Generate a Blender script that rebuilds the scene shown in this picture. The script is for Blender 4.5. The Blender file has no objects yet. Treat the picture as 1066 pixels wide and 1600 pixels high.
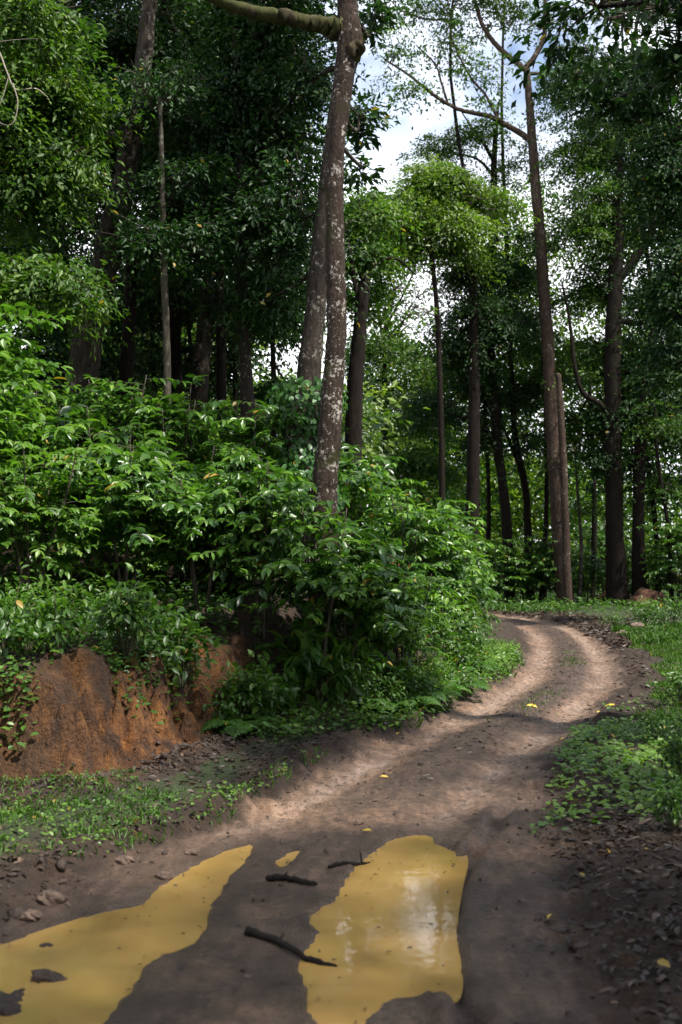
import bpy, math, random
import numpy as np
from mathutils import Vector, Matrix

SC = bpy.context.scene
COL = SC.collection
R = math.radians

# ------------------------------------------------------------------ camera, sky, sun, exposure
CAM_H = 1.7
FPX = 1800.0                       # focal length in pixels of the 1066 x 1600 photograph
PITCH = math.atan(90.0 / FPX)      # horizon sits at y = 890
cd = bpy.data.cameras.new("camera")
cam = bpy.data.objects.new("camera", cd)
COL.objects.link(cam)
cam.location = (0, 0, CAM_H)
cam.rotation_euler = (R(90) + PITCH, 0, 0)
cd.sensor_fit = 'VERTICAL'
cd.sensor_height = 36.0
cd.lens = FPX / 1600.0 * 36.0
cd.clip_start = 0.05
cd.clip_end = 5000
cd.dof.use_dof = True
cd.dof.focus_distance = 14.0
cd.dof.aperture_fstop = 3.0
SC.camera = cam

TO_SUN = Vector((0.40, -0.30, 0.87)).normalized()
SUN_EL = math.asin(TO_SUN.z)
SUN_AZ = math.atan2(TO_SUN.x, TO_SUN.y)          # clockwise from +Y

w = bpy.data.worlds.new("World")
SC.world = w
w.use_nodes = True
nt = w.node_tree
nt.nodes.clear()
out = nt.nodes.new("ShaderNodeOutputWorld")
bg = nt.nodes.new("ShaderNodeBackground")
sky = nt.nodes.new("ShaderNodeTexSky")
sky.sky_type = 'NISHITA'
sky.sun_disc = False
sky.sun_elevation = SUN_EL
sky.sun_rotation = SUN_AZ
sky.air_density = 1.0
sky.dust_density = 0.3
sky.ozone_density = 5.0
tc = nt.nodes.new("ShaderNodeTexCoord")
cn = nt.nodes.new("ShaderNodeTexNoise")
cn.inputs["Scale"].default_value = 2.6
cn.inputs["Detail"].default_value = 6
cn.inputs["Roughness"].default_value = 0.6
cr = nt.nodes.new("ShaderNodeValToRGB")
cr.color_ramp.elements[0].position = 0.44
cr.color_ramp.elements[0].color = (0.04, 0.04, 0.04, 1)
cr.color_ramp.elements[1].position = 0.60
cr.color_ramp.elements[1].color = (1, 1, 1, 1)
sep = nt.nodes.new("ShaderNodeSeparateXYZ")
mr = nt.nodes.new("ShaderNodeMapRange")         # cloud bank thicker towards the horizon
mr.inputs["From Min"].default_value = 0.29
mr.inputs["From Max"].default_value = 0.40
mr.inputs["To Min"].default_value = 1.0
mr.inputs["To Max"].default_value = 0.0
mx = nt.nodes.new("ShaderNodeMath")
mx.operation = 'MAXIMUM'
mix = nt.nodes.new("ShaderNodeMixRGB")
mix.inputs["Color2"].default_value = (11.0, 11.3, 11.8, 1)
nt.links.new(tc.outputs["Generated"], cn.inputs["Vector"])
nt.links.new(tc.outputs["Generated"], sep.inputs[0])
nt.links.new(sep.outputs["Z"], mr.inputs["Value"])
nt.links.new(cn.outputs["Fac"], cr.inputs["Fac"])
nt.links.new(cr.outputs["Color"], mx.inputs[0])
nt.links.new(mr.outputs["Result"], mx.inputs[1])
nt.links.new(mx.outputs[0], mix.inputs["Fac"])
nt.links.new(sky.outputs["Color"], mix.inputs["Color1"])
nt.links.new(mix.outputs["Color"], bg.inputs["Color"])
bg.inputs["Strength"].default_value = 0.10
nt.links.new(bg.outputs["Background"], out.inputs["Surface"])

sd = bpy.data.lights.new("sun", 'SUN')
sd.energy = 5.0
sd.angle = R(2.0)
sd.color = (1.0, 0.95, 0.86)
sun = bpy.data.objects.new("sun", sd)
COL.objects.link(sun)
sun.rotation_euler = TO_SUN.to_track_quat('Z', 'Y').to_euler()

SC.view_settings.view_transform = 'Standard'
SC.view_settings.look = 'None'
SC.view_settings.exposure = 0.98
SC.view_settings.gamma = 1.0
SC.render.engine = 'CYCLES'
cy = SC.cycles
cy.use_denoising = True
cy.use_adaptive_sampling = True
cy.adaptive_threshold = 0.02
cy.max_bounces = 7
cy.diffuse_bounces = 3
cy.glossy_bounces = 3
cy.transmission_bounces = 4
cy.transparent_max_bounces = 4
cy.caustics_reflective = False
cy.caustics_refractive = False
cy.sample_clamp_indirect = 6.0

# ------------------------------------------------------------------ pixels of the photograph to world points
CP, SP = math.cos(PITCH), math.sin(PITCH)
def ray(px, py):
    a, b = (px - 533.0) / FPX, (800.0 - py) / FPX
    return (a, CP - b * SP, SP + b * CP)
def at(px, py, d):
    r = ray(px, py)
    k = d / r[1]
    return np.array([r[0] * k, d, CAM_H + r[2] * k])
def flat(px, py, z=0.0):
    r = ray(px, py)
    k = (z - CAM_H) / r[2]
    return np.array([r[0] * k, r[1] * k])

# ------------------------------------------------------------------ noise
def _h(ix, iy, seed):
    n = (ix * 374761393 + iy * 668265263 + seed * 974634777) & 0xFFFFFFFF
    n = ((n ^ (n >> 13)) * 1274126177) & 0xFFFFFFFF
    return ((n ^ (n >> 16)) & 0xFFFF) / 65535.0
def vnoise(x, y, seed=0):
    xi = np.floor(x).astype(np.int64); yi = np.floor(y).astype(np.int64)
    fx = x - xi; fy = y - yi
    fx = fx * fx * (3 - 2 * fx); fy = fy * fy * (3 - 2 * fy)
    a = _h(xi, yi, seed); b = _h(xi + 1, yi, seed); c = _h(xi, yi + 1, seed); d = _h(xi + 1, yi + 1, seed)
    return (a + (b - a) * fx) * (1 - fy) + (c + (d - c) * fx) * fy - 0.5
def fbm(x, y, oct=4, seed=0):
    s = 0; amp = 1.0
    for k in range(oct):
        s = s + amp * vnoise(x * 2 ** k + 17.3 * k, y * 2 ** k - 9.1 * k, seed + k)
        amp *= 0.5
    return s
def ss(a, b, x):
    t = np.clip((x - a) / (b - a), 0, 1)
    return t * t * (3 - 2 * t)
def seg_dist(x, y, pts):
    best = np.full(x.shape, 1e9)
    for (x0, y0), (x1, y1) in zip(pts[:-1], pts[1:]):
        dx, dy = x1 - x0, y1 - y0
        t = np.clip(((x - x0) * dx + (y - y0) * dy) / (dx * dx + dy * dy), 0, 1)
        best = np.minimum(best, (x - x0 - t * dx) ** 2 + (y - y0 - t * dy) ** 2)
    return np.sqrt(best)
def inside(x, y, poly):
    c = np.zeros(x.shape, bool)
    for (x0, y0), (x1, y1) in zip(poly, np.roll(poly, -1, axis=0)):
        if y0 == y1: continue
        m = (y0 > y) != (y1 > y)
        c ^= m & (x < (x1 - x0) * (y - y0) / (y1 - y0) + x0)
    return c
def sdf(x, y, poly):                              # negative inside
    d = seg_dist(x, y, np.vstack([poly, poly[:1]]))
    return np.where(inside(x, y, poly), -d, d)
def smooth_line(pts, n=8):
    P = [np.array(p, float) for p in pts]
    P = [2 * P[0] - P[1]] + P + [2 * P[-1] - P[-2]]
    o = []
    for i in range(1, len(P) - 2):
        for k in range(n):
            t = k / n
            o.append(0.5 * (2 * P[i] + (P[i + 1] - P[i - 1]) * t + (2 * P[i - 1] - 5 * P[i] + 4 * P[i + 1] - P[i + 2]) * t * t
                            + (3 * P[i] - P[i - 1] - 3 * P[i + 1] + P[i + 2]) * t ** 3))
    o.append(P[-2])
    return np.array(o)

# ------------------------------------------------------------------ terrain
ROAD = smooth_line([(-0.2, -30), (-0.45, -3)] + [tuple(flat(*p)) for p in
        ((330, 1600), (420, 1400), (525, 1300), (675, 1200), (755, 1150), (835, 1100), (890, 1050), (880, 1000), (838, 976))]
        + [(5.4, 42.0), (3.6, 45.5), (0.0, 48), (-8, 50), (-40, 51)], 8)
FOOT = smooth_line([(-40, 7.2), (-14, 7.6), (-6, 8.0)] + [tuple(flat(*p, .2)) for p in
        ((0, 1226), (150, 1221), (250, 1190), (330, 1154))] + [tuple(flat(*p)) for p in ((440, 1156), (560, 1143), (688, 1104), (757, 1050), (757, 1005), (728, 972))]
        + [(0.4, 43.5), (-8, 45.5), (-40, 46.5)], 6)
BANKPOLY = np.vstack([FOOT, [(-400, 46.5), (-400, 7.2)]])
def pxpoly(pts, lv=-.015):
    return smooth_line([tuple(flat(*p, lv)) for p in pts + pts[:1]], 4)[:-1]
PUDDLES = [pxpoly(p) for p in (
    [(-70, 1482), (0, 1476), (60, 1455), (105, 1440), (160, 1425), (215, 1415), (235, 1400), (270, 1372), (320, 1345), (360, 1328), (397, 1321),
     (388, 1345), (366, 1365), (345, 1400), (335, 1420), (326, 1440), (312, 1470), (288, 1488), (250, 1498), (226, 1515), (212, 1540),
     (200, 1560), (172, 1590), (150, 1620), (90, 1720), (-150, 1720), (-160, 1520)],
    [(620, 1310), (645, 1305), (672, 1307), (680, 1318), (705, 1328), (720, 1342), (712, 1380), (704, 1420), (700, 1470), (706, 1510),
     (705, 1550), (688, 1566), (640, 1558), (606, 1566), (590, 1582), (570, 1604), (560, 1640), (500, 1650), (484, 1590), (474, 1560),
     (468, 1530), (462, 1508), (480, 1480), (496, 1458), (480, 1442), (492, 1420), (518, 1408), (530, 1385), (550, 1360), (575, 1335), (600, 1318)],
    [(428, 1347), (448, 1333), (476, 1329), (462, 1345), (437, 1360)],
)]
LEVELS = [-0.015, -0.015, -0.015]

GRASSPOLY = np.array([flat(a, b, .13) for a, b in ((-200, 1245), (0, 1240), (180, 1234), (320, 1246), (400, 1222), (470, 1185), (560, 1158), (640, 1128), (650, 1140), (560, 1176), (480, 1210), (375, 1264), (300, 1290), (150, 1316), (0, 1340), (-200, 1350))])
def road_coords(x, y):
    """signed offset from the centre line (right positive), arc length"""
    d2 = np.full(x.shape, 1e12); off = np.full(x.shape, 1e6); al = np.zeros(x.shape); s0 = 0
    for (x0, y0), (x1, y1) in zip(ROAD[:-1], ROAD[1:]):
        dx, dy = x1 - x0, y1 - y0
        L = math.hypot(dx, dy)
        t = np.clip(((x - x0) * dx + (y - y0) * dy) / (L * L), 0, 1)
        ex, ey = x - x0 - t * dx, y - y0 - t * dy
        q = ex * ex + ey * ey
        m = q < d2
        side = np.sign(dy * (x - x0) - dx * (y - y0))
        d2 = np.where(m, q, d2); off = np.where(m, side * np.sqrt(q), off); al = np.where(m, s0 + t * L, al)
        s0 += L
    return off, al

def terrain(x, y):
    x = np.asarray(x, float); y = np.asarray(y, float)
    o = dict()
    near = (y > -14) & (y < 70) & (np.abs(x) < 25)
    off = np.full(x.shape, 50.0); al = np.zeros(x.shape)
    if near.any():
        off[near], al[near] = road_coords(x[near], y[near])
    fy = np.clip(y, 2, 20)
    hl = np.interp(fy, [4, 6, 7.0, 7.7, 9, 10, 14, 20], [1.20, 1.06, .92, .80, .82, .85, .82, .82]) + .13 * fbm(x * .9, y * .9, 3, 5)
    hr = np.interp(fy, [4, 6, 7.5, 10, 14, 20], [1.5, 1.5, 1.25, .95, .85, .85]) + .16 * fbm(x * .9 + 7, y * .9, 3, 8)
    side = np.where(off < 0, -off / hl, off / hr)            # 1 at the road edge
    road = 1 - ss(.92, 1.12, side + .12 * fbm(x * 4, y * 4, 3, 11))
    rs = np.interp(fy, [4, 8, 14], [.63, .56, .52])
    rut = np.exp(-((np.abs(off) - rs) / .20) ** 2)
    rut_n = rut * (.75 + .7 * fbm(x * 2, y * .7, 3, 21))
    mid = np.exp(-(off / .25) ** 2)
    z = -.045 * rut * road + .02 * mid * road
    # tread groove at the right of the right-hand puddle, with its squeezed-up ridge
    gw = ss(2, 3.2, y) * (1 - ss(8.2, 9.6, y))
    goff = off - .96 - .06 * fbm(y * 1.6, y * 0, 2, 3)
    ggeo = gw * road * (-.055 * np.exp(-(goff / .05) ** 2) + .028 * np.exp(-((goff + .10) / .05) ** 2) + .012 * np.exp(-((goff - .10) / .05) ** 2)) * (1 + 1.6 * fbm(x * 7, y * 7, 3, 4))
    gshade = gw * np.exp(-(goff / .075) ** 2)  # shade of the groove, painted in as darker mud through the wet mask
    # lugs of tyre tread along the ruts further on
    z = z + .017 * road * rut * np.sin(al * 24 + 9 * np.abs(np.abs(off) - rs)) * (.5 + 1.5 * np.clip(fbm(x * .8, y * .8, 2, 25) + .25, 0, 1)) * ss(7.4, 8.6, y) * (1 - ss(20, 30, y))
    mud = fbm(x * 5, y * 5, 4, 31)
    z = z + .026 * mud * (1 - .6 * rut) + .05 * (1 - road) * fbm(x * 2.2, y * 2.2, 4, 41) + .010 * fbm(x * 14, y * 14, 2, 51)
    # clods on the road shoulders
    sh = np.exp(-((side - 1.1) / .28) ** 2) * (near)
    z = z + sh * (.13 * np.maximum(0, fbm(x * 6, y * 6, 4, 61)) + .05 * np.maximum(0, fbm(x * 15, y * 15, 2, 62))) + road * .05 * np.maximum(0, fbm(x * 8, y * 8, 4, 63) - .12) * (1 - .8 * rut) * ss(7, 10, y)
    # verges
    left = (off < 0)
    z = z + np.where(left, .10 * ss(1.0, 1.22, side) + .04 * ss(1.2, 2, side), .10 * ss(1.0, 1.35, side) + .12 * ss(1.3, 4.5, side)) * near
    z = z + np.where(near, 0, .2)
    # bank
    t = np.full(x.shape, -20.0)
    bm = (x > -60) & (x < 8) & (y > 4) & (y < 60)
    if bm.any(): t[bm] = -sdf(x[bm], y[bm], BANKPOLY)
    clay = ss(-30, -20, x) * (1 - ss(-1.25, -.85, x + .25 * fbm(x * 2, y * 2, 2, 71))) * (y < 16)
    flute = (.07 * fbm(x * 3.2 + y * 1.0, y * .5, 3, 81)) + .045 * np.sin((x + .5 * y) * 13 + 2.5 * np.sin(x * 4)) + .028 * np.sin((x + .4 * y) * 36 + 3 * np.sin(x * 7) + 2 * np.sin(y * 5)) + .16 * fbm(x * 8, y * 8, 3, 83)
    wc = 1.7 + (.80 - 1.7) * clay
    tt = t + clay * flute * ss(-.05, .18, t) * (1 - ss(.8, 1.2, t)) + .25 * (1 - clay) * fbm(x * 1.1, y * 1.1, 3, 91)
    up = ss(0, 1, tt / wc)
    bank = (1.18 - .46 * clay + clay * .18 * fbm(x * .9, y * .9, 2, 85)) * up + .13 * np.clip(tt - .2, 0, 14) * ss(0, .5, tt)
    bank = bank + (.11 * clay * ss(0, .2, t)) * fbm(x * 6, y * 6 + bank * 5, 4, 95)
    z = z + bank * (t > -.4) + .10 * clay * np.exp(-((t + .12) / .22) ** 2)
    wet = np.zeros(x.shape); water = np.full(x.shape, 9.0)
    pm = (y > 1.5) & (y < 8.5) & (np.abs(x) < 3)
    if pm.any():
        xs, ys = x[pm], y[pm]
        zz = z[pm]; lv = -.015
        d = np.min([sdf(xs, ys, poly) for poly in PUDDLES], axis=0) + .022 * fbm(xs * 9, ys * 9, 3, 101)
        fl = 1 - ss(.15, .75, d)
        flat_z = zz * (1 - fl) + fl * (lv + .014 + .35 * (zz - lv)) + ggeo[pm]
        shore = np.maximum(flat_z, lv + np.minimum(.16 * d, .022) - .3 * ss(.3, 1.3, d) - .08 * gshade[pm])
        zz = np.where(d > 0, shore, np.minimum(np.maximum(lv + .25 * d, lv - .05), lv))
        ww = np.maximum(1 - ss(.02, .26, d), .8 * gshade[pm]); wd = d  # damp shore plus the painted shade of the groove
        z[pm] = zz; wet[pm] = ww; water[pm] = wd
    o.update(z=z, off=off, side=side, road=road, rut=rut_n, clay=clay * ss(-.22, .06, t + .15 * fbm(x * 5, y * 5, 2, 87)) * (1 - ss(.66, .95, tt + .2 * fbm(x * 4, y * 4, 2, 88))),
             t=t, wet=wet, water=water, al=al, clayzone=clay, mid=mid * road * ss(7.5, 10, y))
    return o
def gz(x, y):
    return float(terrain(np.array([x]), np.array([y]))['z'][0])

# ------------------------------------------------------------------ object helpers
def tag(o, label=None, cat=None, group=None, kind=None):
    if label: o["label"] = label
    if cat: o["category"] = cat
    if group: o["group"] = group
    if kind: o["kind"] = kind
    return o
def empty(name, loc, label, cat, group=None):
    o = bpy.data.objects.new(name, None)
    COL.objects.link(o)
    o.location = tuple(loc)
    return tag(o, label, cat, group)
def npmesh(name, V, F, mats, attrs=None, smooth=True, midx=None):
    """V (n,3); F a list of index arrays (m,3) or (m,4)"""
    me = bpy.data.meshes.new(name)
    V = np.asarray(V, np.float32)
    me.vertices.add(len(V)); me.vertices.foreach_set("co", V.ravel())
    F = [np.asarray(f, np.int32) for f in F if len(f)]
    lv = np.concatenate([f.ravel() for f in F]); tot = np.concatenate([np.full(len(f), f.shape[1], np.int32) for f in F])
    st = np.concatenate([[0], np.cumsum(tot)[:-1]]).astype(np.int32)
    me.loops.add(len(lv)); me.loops.foreach_set("vertex_index", lv)
    me.polygons.add(len(tot)); me.polygons.foreach_set("loop_start", st)
    if midx is not None: me.polygons.foreach_set("material_index", np.asarray(midx, np.int32))
    if smooth: me.polygons.foreach_set("use_smooth", np.ones(len(tot), bool))
    for k, a in (attrs or {}).items():
        at_ = me.attributes.new(k, 'FLOAT', 'POINT'); at_.data.foreach_set("value", np.asarray(a, np.float32))
    for m in (mats if isinstance(mats, (list, tuple)) else [mats]): me.materials.append(m)
    me.update(calc_edges=True)
    return me
def link(name, me, parent=None, loc=None):
    o = bpy.data.objects.new(name, me)
    COL.objects.link(o)
    if parent: o.parent = parent
    if loc is not None: o.location = tuple(loc)
    return o
def copy_thing(src, loc, rz=0, sc=1.0, label=None):
    c = src.copy(); COL.objects.link(c)
    c.location = tuple(loc); c.rotation_euler = (0, 0, rz); c.scale = (sc, sc, sc) if np.isscalar(sc) else sc
    if label: c["label"] = label
    for ch in src.children:
        k = ch.copy(); COL.objects.link(k); k.parent = c
    return c

# ------------------------------------------------------------------ materials
def mat(name):
    m = bpy.data.materials.new(name); m.use_nodes = True
    m.node_tree.nodes.clear()
    return m, m.node_tree.nodes, m.node_tree.links
def N(nodes, t, **kw):
    n = nodes.new(t)
    for k, v in kw.items():
        if k in n.inputs: n.inputs[k].default_value = v
        else: setattr(n, k, v)
    return n
def ramp(nodes, stops):
    r = nodes.new("ShaderNodeValToRGB"); e = r.color_ramp.elements
    while len(e) < len(stops): e.new(0.5)
    for k, (p, c) in enumerate(stops):
        e[k].position = p; e[k].color = tuple(c) + (1,) if len(c) == 3 else c
    return r
def attr(nodes, name):
    a = nodes.new("ShaderNodeAttribute"); a.attribute_name = name
    return a.outputs["Fac"]
def leaf_mat(name, c1, c2, c3, rough=.45, trans=.35, spec=.5, tint=(1.35, 1.6, .55), old=(.30, .20, .035)):
    m, n, l = mat(name)
    rp = ramp(n, [(0, c1), (.55, c2), (.965, c3), (.99, old)])
    l.new(attr(n, "rnd"), rp.inputs[0])
    p = N(n, "ShaderNodeBsdfPrincipled", Roughness=rough)
    p.inputs["Specular IOR Level"].default_value = spec
    l.new(rp.outputs[0], p.inputs["Base Color"])
    mu = N(n, "ShaderNodeMixRGB", blend_type='MULTIPLY', Fac=1.0)
    mu.inputs["Color2"].default_value = (*tint, 1)
    l.new(rp.outputs[0], mu.inputs["Color1"])
    tr = n.new("ShaderNodeBsdfTranslucent"); l.new(mu.outputs[0], tr.inputs[0])
    mi = N(n, "ShaderNodeMixShader", Fac=trans)
    l.new(p.outputs[0], mi.inputs[1]); l.new(tr.outputs[0], mi.inputs[2])
    o = n.new("ShaderNodeOutputMaterial"); l.new(mi.outputs[0], o.inputs[0])
    return m
def bark_mat(name, dark, light, lichen, amount=.5, moss=None, mossamt=0.0, scale=1.0):
    m, n, l = mat(name)
    g = n.new("ShaderNodeNewGeometry")
    mp = N(n, "ShaderNodeMapping"); mp.inputs["Scale"].default_value = (1, 1, .3)
    l.new(g.outputs["Position"], mp.inputs["Vector"])
    n1 = N(n, "ShaderNodeTexNoise", Scale=14 * scale, Detail=6, Roughness=.65); l.new(mp.outputs[0], n1.inputs["Vector"])
    n2 = N(n, "ShaderNodeTexNoise", Scale=10 * scale, Detail=5, Roughness=.7); l.new(g.outputs["Position"], n2.inputs["Vector"])
    n3 = N(n, "ShaderNodeTexNoise", Scale=1.3 * scale, Detail=3); l.new(g.outputs["Position"], n3.inputs["Vector"])
    base = ramp(n, [(.3, dark), (.7, light)]); l.new(n1.outputs[0], base.inputs[0])
    ad = N(n, "ShaderNodeMath", operation='ADD'); l.new(n2.outputs[0], ad.inputs[0])
    ml = N(n, "ShaderNodeMath", operation='MULTIPLY_ADD'); ml.inputs[1].default_value = .55; ml.inputs[2].default_value = -.28
    l.new(n3.outputs[0], ml.inputs[0]); l.new(ml.outputs[0], ad.inputs[1])
    e0 = .72 - .3 * amount
    lm = ramp(n, [(e0, (0, 0, 0)), (e0 + .07, (1, 1, 1))]); l.new(ad.outputs[0], lm.inputs[0])
    mx = N(n, "ShaderNodeMixRGB"); l.new(lm.outputs[0], mx.inputs["Fac"]); l.new(base.outputs[0], mx.inputs["Color1"])
    mx.inputs["Color2"].default_value = (*lichen, 1)
    col = mx.outputs[0]
    if moss:
        n4 = N(n, "ShaderNodeTexNoise", Scale=2.5, Detail=4); l.new(g.outputs["Position"], n4.inputs["Vector"])
        mm = ramp(n, [(.62 - .35 * mossamt, (0, 0, 0)), (.72 - .35 * mossamt, (1, 1, 1))]); l.new(n4.outputs[0], mm.inputs[0])
        m2 = N(n, "ShaderNodeMixRGB"); l.new(mm.outputs[0], m2.inputs["Fac"]); l.new(col, m2.inputs["Color1"])
        m2.inputs["Color2"].default_value = (*moss, 1); col = m2.outputs[0]
    p = N(n, "ShaderNodeBsdfPrincipled", Roughness=.95); p.inputs["Specular IOR Level"].default_value = .12
    l.new(col, p.inputs["Base Color"])
    b = N(n, "ShaderNodeBump", Strength=.9, Distance=.03); l.new(n1.outputs[0], b.inputs["Height"]); l.new(b.outputs[0], p.inputs["Normal"])
    o = n.new("ShaderNodeOutputMaterial"); l.new(p.outputs[0], o.inputs[0])
    return m
def plain_mat(name, c1, c2, rough=.8, scale=20, bump=.4, dist=.01, spec=.4):
    m, n, l = mat(name)
    g = n.new("ShaderNodeNewGeometry")
    n1 = N(n, "ShaderNodeTexNoise", Scale=scale, Detail=5, Roughness=.65); l.new(g.outputs["Position"], n1.inputs["Vector"])
    rp = ramp(n, [(.3, c1), (.7, c2)]); l.new(n1.outputs[0], rp.inputs[0])
    p = N(n, "ShaderNodeBsdfPrincipled", Roughness=rough); p.inputs["Specular IOR Level"].default_value = spec
    l.new(rp.outputs[0], p.inputs["Base Color"])
    b = N(n, "ShaderNodeBump", Strength=bump, Distance=dist); l.new(n1.outputs[0], b.inputs["Height"]); l.new(b.outputs[0], p.inputs["Normal"])
    o = n.new("ShaderNodeOutputMaterial"); l.new(p.outputs[0], o.inputs[0])
    return m

def terrain_mat():
    m, n, l = mat("soil")
    g = n.new("ShaderNodeNewGeometry"); P = g.outputs["Position"]
    def noise(sc, det=5, ro=.6, vec=P):
        x = N(n, "ShaderNodeTexNoise", Scale=sc, Detail=det, Roughness=ro); l.new(vec, x.inputs["Vector"]); return x.outputs[0]
    def mixc(f, a, b):
        x = N(n, "ShaderNodeMixRGB")
        for k, v in (("Fac", f), ("Color1", a), ("Color2", b)):
            if isinstance(v, tuple): x.inputs[k].default_value = (*v, 1)
            elif isinstance(v, (int, float)): x.inputs[k].default_value = v
            else: l.new(v, x.inputs[k])
        return x.outputs[0]
    def math_(op, a, b=0.0, c=0.0):
        x = N(n, "ShaderNodeMath", operation=op)
        for k, v in enumerate((a, b, c)):
            if isinstance(v, (int, float)): x.inputs[k].default_value = v
            else: l.new(v, x.inputs[k])
        return x.outputs[0]
    road, rut, clay, wet, grassy = (attr(n, k) for k in ("road", "rut", "clay", "wet", "grassy"))
    midst = attr(n, "mid")
    nA, nB, nC, nD = noise(1.6), noise(9), noise(45, 4), noise(140, 3)
    soil = ramp(n, [(.3, (.018, .011, .007)), (.6, (.050, .029, .017)), (.8, (.085, .046, .025))]); l.new(nB, soil.inputs[0])
    green = ramp(n, [(.35, (.02, .035, .008)), (.7, (.045, .075, .016))]); l.new(nB, green.inputs[0])
    ground = mixc(grassy, soil.outputs[0], green.outputs[0])
    mudr = ramp(n, [(.20, (.10, .063, .044)), (.44, (.245, .156, .106)), (.68, (.36, .262, .205))])
    f = math_('MULTIPLY_ADD', rut, .48, math_('MULTIPLY_ADD', nA, .55, math_('MULTIPLY_ADD', nB, .6, -.34)))
    l.new(f, mudr.inputs[0])
    spk = ramp(n, [(.60, (0, 0, 0)), (.68, (1, 1, 1))]); l.new(nC, spk.inputs[0])
    mud = mixc(math_('MULTIPLY', spk.outputs[0], .55), mudr.outputs[0], (.045, .028, .02))
    tint = ramp(n, [(.5, (0, 0, 0)), (.7, (1, 1, 1))]); l.new(noise(.8), tint.inputs[0])
    mud = mixc(math_('MULTIPLY', tint.outputs[0], .5), mud, (.34, .195, .105))
    deb = ramp(n, [(.52, (0, 0, 0)), (.60, (1, 1, 1))]); l.new(math_('MULTIPLY_ADD', midst, .24, math_('MULTIPLY_ADD', noise(20, 6, .7), .75, math_('MULTIPLY', nB, .25))), deb.inputs[0])
    mud = mixc(math_('MULTIPLY', deb.outputs[0], .75), mud, (.060, .038, .026))
    streak = N(n, "ShaderNodeMapping"); streak.inputs["Scale"].default_value = (14, 3.0, 8); l.new(P, streak.inputs[0])
    st_ = ramp(n, [(.42, (.72, .70, .68)), (.62, (1.18, 1.16, 1.15))]); l.new(noise(1.0, 5, .65, streak.outputs[0]), st_.inputs[0])
    mm_ = N(n, "ShaderNodeMixRGB", blend_type='MULTIPLY', Fac=1.0); l.new(mud, mm_.inputs["Color1"]); l.new(st_.outputs[0], mm_.inputs["Color2"]); mud = mm_.outputs[0]
    c = mixc(road, ground, mud)
    mp = N(n, "ShaderNodeMapping"); mp.inputs["Scale"].default_value = (1, 1, .25); l.new(P, mp.inputs[0])
    nE = noise(5, 6, .65, mp.outputs[0])
    cl = ramp(n, [(.39, (.050, .020, .009)), (.50, (.20, .076, .019)), (.62, (.38, .155, .036))]); l.new(math_('MULTIPLY_ADD', nC, .25, math_('MULTIPLY_ADD', nE, .8, -.02)), cl.inputs[0])
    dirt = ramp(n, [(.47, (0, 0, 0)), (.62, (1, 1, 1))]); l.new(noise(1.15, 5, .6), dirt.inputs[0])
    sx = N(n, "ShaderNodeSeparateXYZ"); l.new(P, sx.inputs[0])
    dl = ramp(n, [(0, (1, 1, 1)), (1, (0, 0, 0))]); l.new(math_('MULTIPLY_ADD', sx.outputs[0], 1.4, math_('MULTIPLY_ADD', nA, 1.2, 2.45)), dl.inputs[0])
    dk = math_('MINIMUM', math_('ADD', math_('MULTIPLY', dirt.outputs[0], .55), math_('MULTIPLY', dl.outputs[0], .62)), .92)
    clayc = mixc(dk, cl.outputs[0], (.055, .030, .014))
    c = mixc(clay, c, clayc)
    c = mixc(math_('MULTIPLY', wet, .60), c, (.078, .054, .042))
    p = N(n, "ShaderNodeBsdfPrincipled")
    l.new(c, p.inputs["Base Color"])
    r0 = math_('MULTIPLY_ADD', road, -.36, .92)
    r1 = math_('MULTIPLY_ADD', wet, -.24, r0)
    r2 = math_('MULTIPLY_ADD', nB, .25, math_('ADD', r1, -.12))
    l.new(r2, p.inputs["Roughness"])
    p.inputs["Specular IOR Level"].default_value = .45
    nF = noise(18, 6, .7)
    fin = N(n, "ShaderNodeMapping"); fin.inputs["Scale"].default_value = (22, 22, 4); l.new(P, fin.inputs[0])
    nF = math_('ADD', nF, math_('MULTIPLY', noise(1.0, 4, .6, fin.outputs[0]), 1.2))
    hgt = math_('MULTIPLY_ADD', math_('MULTIPLY', nF, clay), 3.0, math_('MULTIPLY_ADD', nC, .8, math_('MULTIPLY_ADD', nD, .40, math_('MULTIPLY', nB, 1.1))))
    b = N(n, "ShaderNodeBump", Strength=.95, Distance=.055); l.new(hgt, b.inputs["Height"]); l.new(b.outputs[0], p.inputs["Normal"])
    o = n.new("ShaderNodeOutputMaterial"); l.new(p.outputs[0], o.inputs[0])
    return m

M_SOIL = terrain_mat()
M_COFFEE = leaf_mat("coffee_leaf", (.014, .042, .009), (.050, .122, .017), (.150, .27, .038), rough=.33, trans=.32, spec=.45)
M_SHRUB = leaf_mat("shrub_leaf", (.016, .048, .009), (.055, .125, .016), (.140, .25, .032), rough=.42, trans=.35)
M_LIME = leaf_mat("lime_leaf", (.0425, .1062, .0136), (.0850, .1785, .0221), (.1530, .2550, .0425), rough=.40, trans=.40)  # lime variety; on the far-left bushes it also paints in sunlight
M_FERN = leaf_mat("fern_leaf", (.0255, .0723, .0119), (.0553, .1360, .0187), (.0935, .1870, .0298), rough=.5, trans=.38)
M_GRASS = leaf_mat("grass_blade", (.035, .085, .012), (.065, .150, .018), (.12, .22, .035), rough=.5, trans=.35)
M_CANOPY_SHADED = leaf_mat("canopy_leaf_shaded", (.007, .023, .007), (.020, .055, .013), (.050, .105, .024), rough=.5, trans=.28, spec=.3)  # darker copy of the canopy leaf, forest shade put into its colour
M_CANOPY = leaf_mat("canopy_leaf", (.018, .050, .008), (.048, .105, .014), (.115, .185, .026), rough=.5, trans=.36, spec=.3)
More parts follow.
